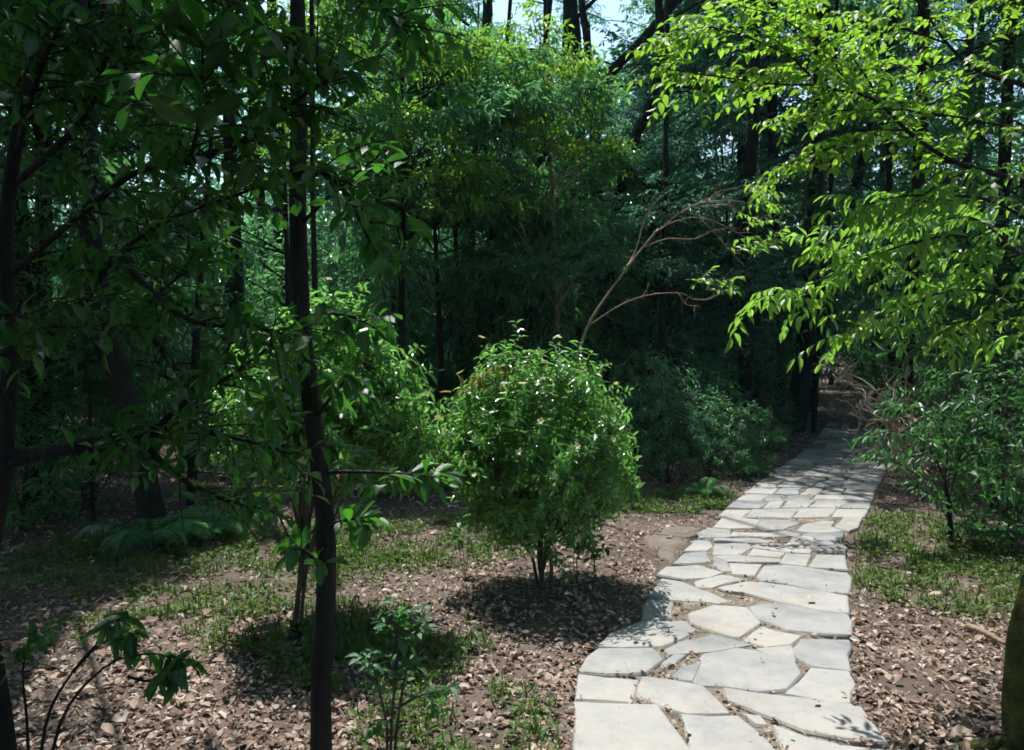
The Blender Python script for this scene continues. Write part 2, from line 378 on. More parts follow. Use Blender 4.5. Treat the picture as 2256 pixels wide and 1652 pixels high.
c1 = lambda x, y: (1236.2 + x / 3, 1101.2 + y / 3)
c2 = lambda x, y: (1670.6 + x / 3, 1101.2 + y / 3)
vv = lambda x, y: (x, y)
STONES = [
 (c1, [(100,1310),(640,1335),(720,1460),(850,1640),(880,1760),(85,1760)]), (c1, [(120,1135),(498,1168),(452,1310),(100,1293)]),
 (c1, [(540,1145),(700,1165),(930,1210),(1030,1300),(1108,1388),(830,1385),(660,1335),(522,1270)]),
 (c1, [(800,1402),(1160,1412),(1300,1530),(1420,1645),(1470,1760),(900,1760)]),
 (vv, [(1599,1511),(1671,1523),(1780,1534),(1867,1544),(1891,1550),(1949,1628),(1857,1620),(1771,1601),(1671,1563),(1606,1538)]),
 (vv, [(1553,1436),(1626,1425),(1663,1430),(1704,1441),(1749,1446),(1749,1456),(1761,1480),(1726,1510),(1671,1515),(1600,1505),(1549,1502),(1531,1496),(1543,1448)]),
 (c2, [(350,1095),(600,1118),(625,1200),(590,1315),(480,1320),(175,1258),(290,1180)]),
 (c2, [(285,897),(600,907),(615,955),(570,1000),(590,1050),(605,1106),(345,1075),(258,1012),(238,962),(280,920)]),
 (c1, [(1205,905),(1330,818),(1420,850),(1575,880),(1500,932),(1360,945),(1265,925)]),
 (c1, [(1290,970),(1400,958),(1504,945),(1530,960),(1535,1015),(1400,1005)]),
 (c1, [(852,742),(1000,692),(1220,702),(1312,800),(1180,888),(1130,888),(1010,850),(862,800)]),
 (c1, [(1242,692),(1430,670),(1888,748),(1903,800),(1912,878),(1700,862),(1500,838),(1385,798),(1322,778)]),
 (c1, [(1343,424),(1500,420),(1660,440),(1880,468),(1905,500),(1890,598),(1720,588),(1500,540),(1340,520),(1292,492)]),
 (c1, [(1045,573),(1220,532),(1340,534),(1500,556),(1890,622),(1895,735),(1700,718),(1430,660),(1250,612),(1100,590)]),
 (c1, [(242,953),(330,870),(540,790),(818,786),(875,850),(790,900),(650,950),(400,962)]),
 (c1, [(240,972),(600,972),(668,1040),(560,1122),(300,1130),(130,1113),(180,1020)]),
 (c1, [(684,972),(800,922),(1000,872),(1185,918),(1255,938),(1000,982),(800,998),(722,1002)]),
 (c1, [(682,1060),(740,1012),(828,1008),(742,1085),(692,1080)]), (c1, [(742,1140),(800,1092),(915,1060),(868,1178),(780,1163)]),
 (c1, [(540,778),(552,690),(570,642),(738,662),(722,763),(560,783)]), (c1, [(582,608),(668,508),(800,527),(1000,600),(1105,645),(1040,664),(940,650),(700,642)]),
 (c1, [(642,482),(700,432),(900,417),(1066,465),(960,500),(820,508)]), (c1, [(884,522),(1060,482),(1110,490),(1196,514),(1080,533),(1000,558),(900,556)]),
 (c1, [(742,413),(820,342),(960,327),(982,398),(860,408)]), (c1, [(812,320),(872,257),(968,247),(996,295),(958,320)]),
 (c1, [(998,350),(1022,282),(1228,272),(1256,300),(1178,350)]), (c1, [(1002,364),(1098,402),(1118,458),(1062,458),(1022,420)]),
 (c1, [(1010,360),(1180,357),(1438,378),(1436,403),(1112,398)]), (c1, [(1114,408),(1328,417),(1278,488),(1132,478)]),
 (c2, [(335,430),(382,352),(572,352),(582,448),(360,436)]), (c2, [(142,408),(184,348),(346,352),(318,424)]),
 (c2, [(192,285),(232,237),(348,237),(366,290),(338,342),(200,333),(-55,300),(0,278)]), (c1, [(1270,305),(1340,318),(1470,338),(1440,366),(1230,352)]),
 (c1, [(1012,242),(1250,242),(1428,266),(1360,274),(1022,264)]), (c1, [(1142,202),(1468,207),(1478,229),(1122,234)]),
 (c1, [(1002,172),(1080,92),(1308,127),(1278,174),(1122,180)]), (c1, [(912,208),(970,173),(1116,187),(1116,233),(922,238)]),
 (c1, [(1300,170),(1325,120),(1500,122),(1570,142),(1470,182),(1360,192)]), (c2, [(252,193),(302,152),(420,128),(498,132),(472,163),(556,193),(400,203)]),
 (c2, [(504,163),(562,102),(688,97),(648,168),(602,192)]), (c2, [(292,225),(332,207),(558,207),(543,253),(450,258),(372,250)]),
 (c2, [(374,272),(480,267),(576,300),(566,343),(362,320)]), (c2, [(10,225),(178,193),(288,211),(232,229),(180,225),(60,238)]),
 (vv, [(1705,1590),(1780,1615),(1860,1636),(1958,1642),(1985,1720),(1770,1720)]), (vv, [(1640,1568),(1672,1572),(1690,1590),(1668,1588)]),
]
def stone(poly, parent, z, th=.05):
    pts = []
    n = len(poly)
    for i in range(n):
        a, b = Vector(poly[i]), Vector(poly[(i + 1) % n]); ln = (b - a).length
        k = max(1, int(ln / .10))
        nr = Vector((-(b - a).y, (b - a).x)).normalized()
        for j in range(k):
            p = a.lerp(b, j / k)
            if j: p += nr * (noise.noise(Vector((p.x * 9, p.y * 9, z * 50))) * .018)
            else: p += Vector((rnd(-.006, .006), rnd(-.006, .006)))
            pts.append(p)
    n = len(pts); c = sum(pts, Vector((0, 0))) / n
    tx, ty = rnd(-.012, .012), rnd(-.012, .012)
    V = []
    def lift(p): return (p.x - c.x) * tx + (p.y - c.y) * ty
    for inset, dz in ((0, -th), (0, -.012), (.009, -.002), (.022, 0)):
        for p in pts:
            d = (c - p); l = d.length
            q = p + d / max(l, 1e-4) * min(inset, l * .4)
            V.append((q.x - c.x, q.y - c.y, dz + lift(p) + (.003 * noise.noise(Vector((q.x * 7, q.y * 7, 0))) if dz == 0 else 0)))
    Fc = []
    for r_ in range(3):
        for k in range(n): k2 = (k + 1) % n; Fc.append((r_ * n + k, r_ * n + k2, (r_ + 1) * n + k2, (r_ + 1) * n + k))
    Fc.append(tuple(3 * n + k for k in range(n)))
    area = sum(pts[i].x * pts[(i + 1) % n].y - pts[(i + 1) % n].x * pts[i].y for i in range(n))
    if area < 0: Fc = [tuple(reversed(f)) for f in Fc]
    return obj('paving_stone', mesh('paving_stone', V, Fc, M['stone']), parent, (c.x, c.y, z))
STONE_POLYS = []
for fn, pts in STONES:
    poly = [tuple(G(*fn(x, y), .025).xy) for x, y in pts]
    cc_ = sum((Vector(p) for p in poly), Vector((0, 0))) / len(poly)
    poly = [tuple(Vector(p) + (Vector(p) - cc_).normalized() * .016) for p in poly]
    STONE_POLYS.append(poly); stone(poly, path, .014 + rnd(-.003, .005))
# smaller flags farther along the path
y = 7.1; lastb = None; row = 0
def wob(r_, t): return .09 * noise.noise(Vector((t * 2.6, r_ * 3.1, 8)))
while y < 14.5:
    dep = rnd(.26, .42); a_, b_ = xl(y), xr(y)
    ncol = R.choice((3, 4, 4, 5)); cuts = [0] + sorted((i + rnd(-.28, .28)) / ncol for i in range(1, ncol)) + [1]
    for i in range(ncol):
        t0, t1 = cuts[i], cuts[i + 1]; s0, s1 = rnd(-.04, .04), rnd(-.04, .04)
        def pt(t, top):
            yy = y + (dep if top else 0) + wob(row + (1 if top else 0), t)
            return [xl(yy) + (xr(yy) - xl(yy)) * t, yy]
        g = .008
        poly = [pt(t0, 0), pt((t0 + t1) / 2 + rnd(-.03, .03), 0), pt(t1, 0), pt(min(1, t1 + s1 * (i < ncol - 1)), 1), pt((t0 + t1) / 2, 1), pt(max(0, t0 + s0 * (i > 0) * .5), 1)]
        cx, cy_ = sum(p[0] for p in poly) / 6, sum(p[1] for p in poly) / 6
        poly = [(p[0] + math.copysign(g, cx - p[0]) * (abs(cx - p[0]) > .03), p[1] + math.copysign(g, cy_ - p[1])) for p in poly]
        if y > 10.5 and R.random() < (y - 10.5) * .13: continue
        STONE_POLYS.append(poly); stone(poly, path, .012 + rnd(-.004, .004))
    y += dep; row += 1
mp = [G(*c1(x, y)) for x, y in [(555,240),(700,190),(880,182),(905,225),(850,268),(800,325),(735,395),(660,350),(590,300)]]
cpt = sum(mp, Vector()) / len(mp)
mp = [p + rv(.012) for p in smooth(mp + [mp[0]], 4)[:-1]]
V = [(p.x, p.y, .006) for p in mp]
V += [(p.x + (p.x - cpt.x) * .12, p.y + (p.y - cpt.y) * .12, -.03) for p in mp]; n = len(mp); V.append((cpt.x, cpt.y, .010))
o = obj('mud_patch', mesh('mud_patch', V, [(2 * n, k, (k + 1) % n) for k in range(n)] + [(k, k + n, (k + 1) % n + n, (k + 1) % n) for k in range(n)], M['mud'], smooth=True), path)

# ------------------------------------------------------------------ leaf litter and low green cover
def on_stone(x, y):
    for p in STONE_POLYS:
        if abs(p[0][0] - x) < 1.2 and abs(p[0][1] - y) < 1.2 and inpoly(x, y, p): return True
    return False
COVER = [  # centre u,v in the photograph, half sizes in metres, amount
 ((1490, 1108), (.95, .55), 5200, 'low bright green cover on the left bank of the path behind the round shrub'),
 ((2010, 1185), (.75, 1.0), 3300, 'mossy green cover along the right edge of the path by the sapling'),
 ((2130, 1290), (.85, .65), 2300, 'low green plants under the right-hand sapling'),
 ((900, 1185), (1.2, .8), 4200, 'sparse green seedlings between the two round shrubs'),
 ((480, 1230), (1.7, 1.1), 5200, 'sparse green cover beneath the dark trunk on the left'),
 ((830, 1440), (.6, .5), 1700, 'tufts of green around the foreground sapling'),
 ((1000, 1590), (.5, .4), 700, 'few green tufts at the bottom edge among dead leaves'),
 ((540, 1375), (1.1, .45), 1900, 'green sprouts in the sunlit litter left of the slim trunk'),
]
cov_c = [(G(*c), s) for c, s, n, l in COVER]
def cover_d(x, y): return max([0] + [1 - (((x - c.x) / s[0]) ** 2 + ((y - c.y) / s[1]) ** 2) for c, s in cov_c])
Lv = []
big = []
tries = 0
while len(Lv) < 165000 and tries < 650000:
    tries += 1
    y = 2.3 + 20 * R.random() ** 2.2; half = 1.2 + y * .72; x = rnd(-half, half)
    inp = xl(y) - .02 < x < xr(y) + .02
    if inp:
        st = on_stone(x, y)
        if st and R.random() > .012: continue
        if not st and R.random() > .8: continue
        z = .03 if st else .012
    else:
        z = height(x, y) + .006
        dn = noise.noise(Vector((x * 1.3, y * 1.3, 11))) + .3
        if dn < -.16 and R.random() < .7: continue
        if cover_d(x, y) > .3 and R.random() < .55: continue
    z += rnd(0, .02)
    an = rnd(0, 6.283); d = (math.cos(an), math.sin(an), R.gauss(0, .3))
    l = (.013 + .045 * R.random() ** 2.0) * (.65 if inp else 1) * (1.0 if y < 9 else 1.6)
    nrm = (R.gauss(0, .25), R.gauss(0, .25), 1)
    rowv = (x, y, z, *d, *nrm, l, l * rnd(.3, .6), (R.random() * .75 + .45 * noise.noise(Vector((x * 2.2, y * 2.2, 21)))) % 1)
    if not inp and y < 5.0 and l > .0545 and len(big) < 150 and abs(x) < y * .62 and y > 3.2: big.append(rowv)
    else: Lv.append(rowv)
A = np.array(Lv, np.float32)
sel = NR.random(len(A)); wide = sel < .4
A[wide, 10] *= 1.5; A[(sel > .36) & (sel < .40), 9:11] *= 1.7; A[sel > .85, 9:11] *= .45
o = obj('leaf_litter', leaves_mesh('leaf_litter', A[~wide], M['litter'], 'low', 'lance', archvar=.7)); tag(o, 'carpet of narrow dry brown and tan dead leaves on the forest floor', 'leaf litter', kind='stuff')
o = obj('leaf_litter', leaves_mesh('leaf_litter', A[wide], M['litter'], 'med', 'obov', archvar=.9)); tag(o, 'broad dry leaves mixed through the brown litter of the forest floor', 'leaf litter', kind='stuff')
polys = []
for k in range(420):
    y = 2.6 + 9 * R.random() ** 1.6; x = rnd(-1, 1) * (.8 + y * .7)
    if xl(y) - .1 < x < xr(y) + .1: continue
    p = Vector((x, y, height(x, y) + .014)); an = rnd(0, 6.28); d = Vector((math.cos(an), math.sin(an), 0)) * rnd(.05, .16)
    polys.append(([p - d, p + Vector((rnd(-.015, .015), rnd(-.015, .015), .008)), p + d + UP * rnd(-.01, .012)], rnd(.0015, .004), .001, 4, 0))
V, Fc = tubes(polys); o = obj('twig_litter', mesh('twig_litter', V, Fc, M['twig'])); tag(o, 'thin dead twigs scattered over the brown leaf litter', 'twigs', kind='stuff')
for rw in big:
    o = leaf_object('fallen_leaf', np.array(rw), None, 'lance', M['litter'], (0, 0, 0))
    right = rw[0] > xr(rw[1])
    tag(o, 'large dry curled leaf lying on soil right of the path' if right else 'large dry curled leaf lying in the litter left of the path', 'leaf',
        'large fallen leaves right of the path' if right else 'large fallen leaves left of the path')
for (c, s), (cc, ss, n, lab) in zip(cov_c, COVER):
    rows = []
    for k in range(n):
        r_ = math.sqrt(R.random()) * rnd(.75, 1.1); an = rnd(0, 6.283)
        x, y = c.x + s[0] * r_ * math.cos(an), c.y + s[1] * r_ * math.sin(an)
        if xl(y) - .03 < x < xr(y) + .03: continue
        if noise.noise(Vector((x * 3.5, y * 3.5, 4))) + rnd(-.2, .2) < -.12: continue
        z = height(x, y); hh = rnd(.0, .05)
        for q in range(R.choice((2, 3, 4))):
            a2 = rnd(0, 6.283); d = (math.cos(a2), math.sin(a2), rnd(.1, 1.2))
            if q == 0 and k % 2: l = rnd(.05, .11); rows.append((x, y, z, d[0] * .5, d[1] * .5, rnd(.5, 1.3), d[0], d[1], .6, l, rnd(.003, .006), R.random())); continue
            l = rnd(.012, .045) * (1.5 if R.random() < .08 else 1); rows.append((x, y, z + hh * (1.6 if k % 7 == 0 else 1), *d, R.gauss(0, .35), R.gauss(0, .35), 1, l, l * rnd(.25, .7), R.random()))
    o = obj('ground_cover', leaves_mesh('ground_cover', np.array(rows, np.float32), M['cover'], 'low', 'ovate')); tag(o, lab, 'ground cover', kind='stuff')

# ------------------------------------------------------------------ dome shaped shrubs
def dome_shrub(name, label, cat, base, fork_h, cen, rad, nlimb, ntips, nl, L, wr, shape, lm, K, sm=None, stems=5, group=None, quality='med', lo=-.55, lump=.22, seed=1, twl=.15, droop=.2, jitter=.0, build=True, nshell=.35):
    global R
    keepR, R = R, random.Random(seed)
    base = Vector(base); cen = Vector(cen)
    root = thing(name, label, cat, base, group) if build else None
    Lv = Leaves(); limbs, tw = [], []
    fork = base + Vector(((cen.x - base.x) * .3, (cen.y - base.y) * .3, fork_h))
    trunk = []
    for k in range(stems):
        off = Vector((R.gauss(0, .018), R.gauss(0, .018), -.03)); f2 = fork + Vector((R.gauss(0, .05), R.gauss(0, .05), R.gauss(0, .05)))
        trunk.append((smooth([base + off, (base + off).lerp(f2, .5) + rv(.012), f2], 4), .016 * rnd(.7, 1.2) * (3 / max(3, stems)) ** .5 * rad[2] / .6, .010, 7, .2))
    nodes = []
    for k in range(nlimb):
        an = 6.283 * (k + rnd(-.3, .3)) / nlimb * 2.0; el = rnd(-.35, 1.0)
        q = Vector((math.cos(an) * math.cos(el), math.sin(an) * math.cos(el), math.sin(el))) * rnd(.5, .75)
        e = cen + Vector((q.x * rad[0], q.y * rad[1], q.z * rad[2]))
        s0 = trunk[k % len(trunk)][0][-1]
        pl = smooth([s0, s0.lerp(e, .45) + Vector((0, 0, rnd(-.02, .06))) + rv(.03), e], 4)
        limbs.append((pl, .008, .004, 5, 0)); nodes += pl[2:]
    for k in range(ntips):
        while True:
            q = rv().normalized()
            if q.z > lo: break
        r_ = 1 - nshell * R.random() ** 1.5
        if R.random() < .2: r_ = rnd(.35, .7)
        r_ *= 1 + lump * noise.noise(q * 2.2 + Vector((seed * 3.1, 0, 0))) + .55 * lump * noise.noise(q * 5.5 + Vector((0, seed * 1.7, 0))) + rnd(-.05, .06) + (rnd(.05, .22) if R.random() < .07 else 0)
        tp_ = 1 - .25 * max(0, -q.z)
        tip = cen + Vector((q.x * rad[0] * tp_, q.y * rad[1] * tp_, q.z * rad[2])) * r_
        st = min(nodes, key=lambda p: (p - tip).length_squared)
        mid = st.lerp(tip, .5) + rv(.02) - Vector((0, 0, .02))
        pl = smooth([st, mid, tip], 3); tw.append((pl, .0028, .0012, 4, 0))
        d = ((tip - mid).normalized() * .6 + q * .5 + rv(.25)).normalized()
        tp = [tip - d * twl * .6, tip - d * twl * .2, tip + d * twl * .25]
        tw.append((tp, .0018, .0008, 3, 0))
        twig_leaves(Lv, tp, nl, L, wr, 'round', droop, spread=.95, start=0, nb=q * .7 + UP * .6, norm_j=.3)
    A = Lv.arr()
    if build:
        for pl in trunk: put_tubes('stem', [pl], sm or M['stem'], root, base)
        put_tubes('branches', limbs + tw, sm or M['stem'], root, base)
        foliage(root, A, lm, shape, K, quality, base)
    R = keepR
    return root, A, trunk + limbs + tw

def flower_mesh():
    T = leaf_template(1, 'obov', .3, .3)
    V, Fc, mid = [], [], []
    for k in range(5):
        a = k * 1.2566
        for x, y, z in T[0]:
            xx, yy, zz = x * .75, y, z + y * .45
            V.append((xx * math.cos(a) - yy * math.sin(a), xx * math.sin(a) + yy * math.cos(a), zz))
        Fc += [tuple(i + k * len(T[0]) for i in f) for f in T[1]]
    return mesh('flower', V, np.array(Fc, np.int32), M['petal'])
FLOWER = flower_mesh()
def flowers(root, A, n, base, cen, size=.027, front=True):
    cand = []
    cen = Vector(cen)
    for r_ in A:
        p = Vector(r_[0:3]); q = p - cen
        cand.append((q.length * 1.0 + .5 * (-q.y) + .4 * q.z + R.random() * .5, r_))
    cand.sort(key=lambda t: -t[0])
    for k, (_, r_) in enumerate(R.sample(cand[:len(cand) // 2], n)):
        p = Vector(r_[0:3]); p = p + (p - cen).normalized() * .045 + Vector((0, 0, .02)); out = (p - cen).normalized() * .7 + UP * .6 + rv(.4)
        o = bpy.data.objects.new('flower', FLOWER); put(o, root)
        s = size * rnd(.6, 1.3)
        o.matrix_basis = Matrix.Translation(p - Vector(base)) @ out.to_track_quat('Z', 'Y').to_matrix().to_4x4() @ Matrix.Scale(s, 4)

b1 = G(1195, 1288)
sh1, A1, _ = dome_shrub('flowering_shrub', 'round sunlit shrub with pale flowers standing beside the path', 'shrub', b1, .32, (b1.x - .03, b1.y + .05, .86), (.67, .62, .70), 24, 1050, 12, .064, .36, 'lance', M['l_bush'], 285, stems=6, seed=11, lump=.22, lo=-.9, nshell=.34)
flowers(sh1, A1, 150, b1, (b1.x, b1.y, .93))
# a withered yellow spray on its upper left
Lw = Leaves()
for k in range(5):
    p = W(1040 + k * 22, 850 - k * 9, b1.y - .12) + rv(.02)
    pts = [p + Vector((.06, .05, -.05)), p, p + Vector((-.05 + rnd(-.03, .03), -.02, .02)), p + Vector((-.1, -.03, -.01))]
    twig_leaves(Lw, pts, 9, .085, .2, 'round', 1.0)
for r_ in Lw.arr(): leaf_object('withered_leaf', r_, sh1, 'lance', M['l_dry'], b1)

b2 = G(650, 1388)
sh2, A2, _ = dome_shrub('flowering_shrub', 'round flowering shrub partly hidden behind the slim dark trunk', 'shrub', b2, .38, (b2.x + .13, b2.y + .2, 1.12), (.58, .55, .66), 22, 880, 12, .064, .36, 'lance', M['l_bush'], 230, stems=3, seed=23, lump=.25)
flowers(sh2, A2, 55, b2, (b2.x + .13, b2.y + .2, 1.12))

# ------------------------------------------------------------------ hand placed trees
def tree_root(name, label, base, group=None): return thing(name, label, 'tree', base, group)
def trunk_part(root, pts, r0, r1, mat, sides=12, rough=.25, n=6, name='trunk'):
    return put_tubes(name, [(smooth(pts, n), r0, r1, sides, rough)], mat, root, root.location)
def branch_part(root, pts, r0, r1, mat, sides=7):
    return put_tubes('branch', [(smooth(pts, 5), r0, r1, sides, .15)], mat, root, root.location)

# the broad-leaved tree that fills the upper left
Yb = 2.6
tb = W(30, 1760, Yb); tb.z = 0
t = tree_root('broad_leaved_tree', 'dark broad-leaved tree filling the upper left foreground', tb)
trunk_part(t, [tb - UP * .05, W(5, 1560, Yb), W(-30, 1300, Yb), W(8, 1050, Yb), W(22, 800, Yb), W(12, 500, Yb), W(60, 200, Yb), W(150, -150, Yb), W(180, -500, Yb)], .030, .016, M['bark'])
Lb = Leaves(); tw = []
BR = [  # u,v,Y
 [(20, 1020, 2.6), (200, 973, 2.5), (300, 963, 2.5), (400, 948, 2.45), (520, 965, 2.4), (640, 1000, 2.4)],
 [(25, 1000, 2.6), (120, 994, 2.55), (210, 990, 2.5), (310, 965, 2.45), (430, 868, 2.4), (500, 832, 2.35), (600, 760, 2.3)],
 [(30, 600, 2.6), (120, 520, 2.4), (200, 455, 2.3), (300, 380, 2.2), (400, 360, 2.15), (432, 300, 1.9), (444, 200, 1.74), (446, 90, 1.72)],
 [(30, 760, 2.6), (150, 700, 2.4), (200, 640, 2.35), (260, 560, 2.3), (380, 480, 2.25), (520, 430, 2.2), (640, 380, 2.15)],
 [(400, 360, 2.15), (560, 300, 2.1), (640, 230, 2.05), (720, 180, 2.0)],
 [(40, 400, 2.6), (150, 300, 2.4), (210, 220, 2.3), (240, 120, 2.25), (330, 30, 2.2)],
 [(40, 330, 2.6), (60, 250, 2.3), (90, 150, 2.1), (140, 40, 2.0)],
 [(150, -150, 2.6), (280, -60, 2.4), (420, -20, 2.3), (560, 40, 2.2), (640, 110, 2.1)],
 [(150, -200, 2.6), (400, -120, 2.4), (620, -80, 2.3), (800, -30, 2.2), (880, 60, 2.1)],
 [(433, 868, 2.4), (350, 763, 2.5), (310, 700, 2.5), (380, 620, 2.5), (470, 560, 2.5)],
 [(260, 560, 2.3), (330, 640, 2.3), (430, 710, 2.3), (560, 720, 2.3), (640, 740, 2.3)],
 [(20, 900, 2.6), (-40, 760, 2.2), (40, 690, 2.0), (120, 740, 1.9)],
 [(310, 965, 2.45), (380, 1040, 2.4), (470, 1090, 2.4), (560, 1120, 2.4)],
 [(640, 380, 2.15), (740, 400, 2.1), (830, 560, 2.1)],
]
for k, b in enumerate(BR):
    pl = [W(*p) for p in b]
    r0 = .020 if k < 2 else .012
    branch_part(t, pl, r0, .003, M['bark'])
    spray(Lb, tw, smooth(pl, 4), int((9, 10, 12, 13, 8, 11, 9, 11, 13, 8, 8, 7, 5, 5)[k] * 3.0), .26, 7, .064, .44, mode='round', droop=.25, start=.22, rise=.25, side=1.0, rad=.0028, taper=.2)
# the upright rosette
for (u0, v0) in ((445, 100), (445, 190), (440, 260)):
    p = W(u0, v0, 1.72)
    twig_leaves(Lb, [p - UP * .03, p, p + UP * .03], 7, .10, .44, 'round', .1, spread=.9, start=0, norm_j=.8)
put_tubes('twigs', tw, M['bark'], t, tb)
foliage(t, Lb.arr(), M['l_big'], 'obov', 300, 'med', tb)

# slim dark trunk in front of the second shrub
Ys = 3.0
ts = W(706, 1690, Ys); ts.z = 0
t = tree_root('slim_tree', 'slim dark straight tree trunk in the left foreground', ts)
trunk_part(t, [ts - UP * .05, W(706, 1560, Ys), W(715, 1350, Ys), W(716, 1150, Ys), W(700, 1010, Ys), W(685, 880, Ys), W(664, 700, Ys), W(656, 450, Ys), W(657, 200, Ys), W(655, 0, Ys), W(650, -500, Ys), W(640, -900, Ys)], .040, .026, M['bark'], 14, .22)
Ls = Leaves(); tw = []
for b, nt_ in (([(664, 700, 3.0), (720, 690, 2.9), (780, 700, 2.85), (830, 725, 2.8)], 6), ([(690, 930, 3), (740, 860, 2.9), (770, 830, 2.85)], 4), ([(712, 1040, 3), (820, 1040, 2.9), (900, 1045, 2.85), (960, 1050, 2.8)], 5),
               ([(656, 500, 3), (740, 420, 2.9), (850, 330, 2.8)], 6), ([(650, -200, 3), (760, -100, 2.9), (860, 20, 2.8), (900, 90, 2.8)], 8), ([(716, 1160, 3), (740, 1150, 2.9), (800, 1140, 2.9)], 4),
               ([(690, 930, 3), (640, 900, 2.9), (590, 880, 2.9)], 4), ([(716, 1280, 3), (690, 1230, 2.95), (650, 1200, 2.9)], 3), ([(656, 300, 3), (600, 220, 2.9), (560, 150, 2.85)], 6)):
    pl = [W(*p) for p in b]; branch_part(t, pl, .008, .003, M['bark'])
    spray(Ls, tw, smooth(pl, 4), nt_, .16, 5, .10, .42, mode='round', droop=.2, start=.35, rise=.1, rad=.0025)
put_tubes('twigs', tw, M['bark'], t, ts)
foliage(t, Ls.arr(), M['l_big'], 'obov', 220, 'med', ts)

t2 = W(705, 1330, 5.2); t2.z = 0
t = tree_root('slim_tree', 'thin straight stem rising just right of the slim foreground trunk', t2)
trunk_part(t, [t2, W(700, 900, 5.2), W(690, 500, 5.2), W(688, 200, 5.2), W(686, 0, 5.2), W(680, -600, 5.2)], .02, .014, M['bark'], 8)

# upper right tree with bright thin leaves
tr = W(2420, 1400, 4.3); tr.z = 0
t = tree_root('overhanging_tree', 'tree with bright backlit yellow-green leaves overhanging the upper right', tr)
trunk_part(t, [tr - UP * .05, W(2410, 1000, 4.3), W(2390, 600, 4.25), W(2370, 300, 4.2), W(2350, 0, 4.2), W(2300, -400, 4.2)], .06, .035, M['bark'])
Lr = Leaves(); tw = []
BR = [
 ([(2385, 440, 4.25), (2253, 400, 4.1), (2137, 370, 4.05), (2070, 340, 4.0), (1997, 287, 3.95), (1950, 240, 3.9), (1903, 210, 3.88), (1810, 187, 3.85), (1743, 123, 3.8), (1700, 80, 3.78)], 22, .016),
 ([(2375, 230, 4.2), (2253, 187, 4.2), (2157, 157, 4.1), (2087, 97, 4.0), (2023, 7, 3.95), (1960, -60, 3.9)], 14, .016),
 ([(2380, 300, 4.2), (2210, 277, 4.2), (2110, 258, 4.1), (1950, 240, 4.0), (1800, 250, 3.95), (1720, 280, 3.9)], 14, .008),
 ([(1903, 210, 3.88), (1857, 173, 3.8), (1820, 113, 3.8), (1720, 40, 3.75), (1620, 10, 3.7)], 14, .006),
 ([(1810, 187, 3.85), (1700, 185, 3.8), (1590, 170, 3.75), (1450, 150, 3.7)], 15, .006),
 ([(1743, 123, 3.8), (1640, 80, 3.75), (1550, 60, 3.7), (1480, 90, 3.7)], 14, .005),
 ([(1997, 287, 3.95), (1900, 290, 3.9), (1820, 330, 3.85), (1740, 360, 3.8)], 12, .005),
 ([(2087, 97, 4.0), (1980, 60, 3.95), (1870, 40, 3.9), (1760, -20, 3.9)], 14, .006),
 ([(1950, 240, 3.9), (1880, 130, 4.1), (1800, 60, 4.2), (1700, -20, 4.3)], 12, .006),
 ([(2137, 370, 4.05), (2040, 330, 4.2), (1960, 180, 4.3), (1900, 80, 4.4)], 12, .006),
 ([(2157, 157, 4.1), (2060, 180, 4.3), (1960, 140, 4.5), (1880, 180, 4.5)], 12, .006),
 ([(2350, 60, 4.2), (2260, 30, 4.4), (2180, -10, 4.5), (2100, 40, 4.5)], 9, .006),
]
for k, (b, nt_, r0) in enumerate(BR):
    pl = [W(*p) for p in b]; branch_part(t, pl, r0, .0025, M['bark'])
    spray(Lr, tw, smooth(pl, 4), int(nt_ * 1.7), .34, 12, .05, .52, mode='flat', droop=.3, start=.25 if k < 2 else .1, rise=.1, side=1.0, rad=.0018, taper=.3)
put_tubes('twigs', tw, M['bark'], t, tr)
foliage(t, Lr.arr(), M['l_bright'], 'ovate', 300, 'med', tr)

# lower right, drooping glossy leaves
tl = W(2480, 1330, 4.6); tl.z = 0
t = tree_root('leaning_tree', 'small tree with drooping glossy lance leaves reaching over the path from right', tl)
trunk_part(t, [tl - UP * .05, W(2440, 1000, 4.5), W(2400, 760, 4.4), W(2370, 560, 4.3), W(2350, 420, 4.3)], .045, .02, M['bark'])
Lr = Leaves(); tw = []
BR = [
 ([(2390, 640, 4.35), (2250, 560, 4.2), (2100, 520, 4.0), (1930, 560, 3.9), (1800, 620, 3.85), (1660, 662, 3.8)], 24),
 ([(2400, 740, 4.4), (2250, 660, 4.2), (2100, 640, 4.1), (1960, 690, 4.0), (1850, 735, 3.95)], 20),
 ([(2370, 560, 4.3), (2200, 450, 4.1), (2060, 430, 4.0), (1940, 440, 3.9), (1880, 470, 3.9)], 18),
 ([(2370, 500, 4.3), (2200, 380, 4.2), (2080, 400, 4.1), (1980, 480, 4.0)], 15),
 ([(2250, 560, 4.2), (2150, 580, 4.3), (2000, 600, 4.3), (1880, 560, 4.2), (1800, 540, 4.1)], 18),
 ([(2400, 800, 4.4), (2280, 720, 4.3), (2150, 700, 4.2), (2060, 740, 4.1)], 14),
 ([(2250, 560, 4.2), (2140, 480, 4.4), (2020, 500, 4.5), (1900, 520, 4.5)], 15),
]
for b, nt_ in BR:
    pl = [W(*p) for p in b]; branch_part(t, pl, .009, .0025, M['bark'])
    spray(Lr, tw, smooth(pl, 4), int(nt_ * 1.5), .34, 9, .08, .32, mode='flat', droop=.5, start=.1, rise=.1, side=.95, rad=.002, taper=.3, sag=.3)
put_tubes('twigs', tw, M['bark'], t, tl)
foliage(t, Lr.arr(), M['l_gloss'], 'lance', 300, 'med', tl)

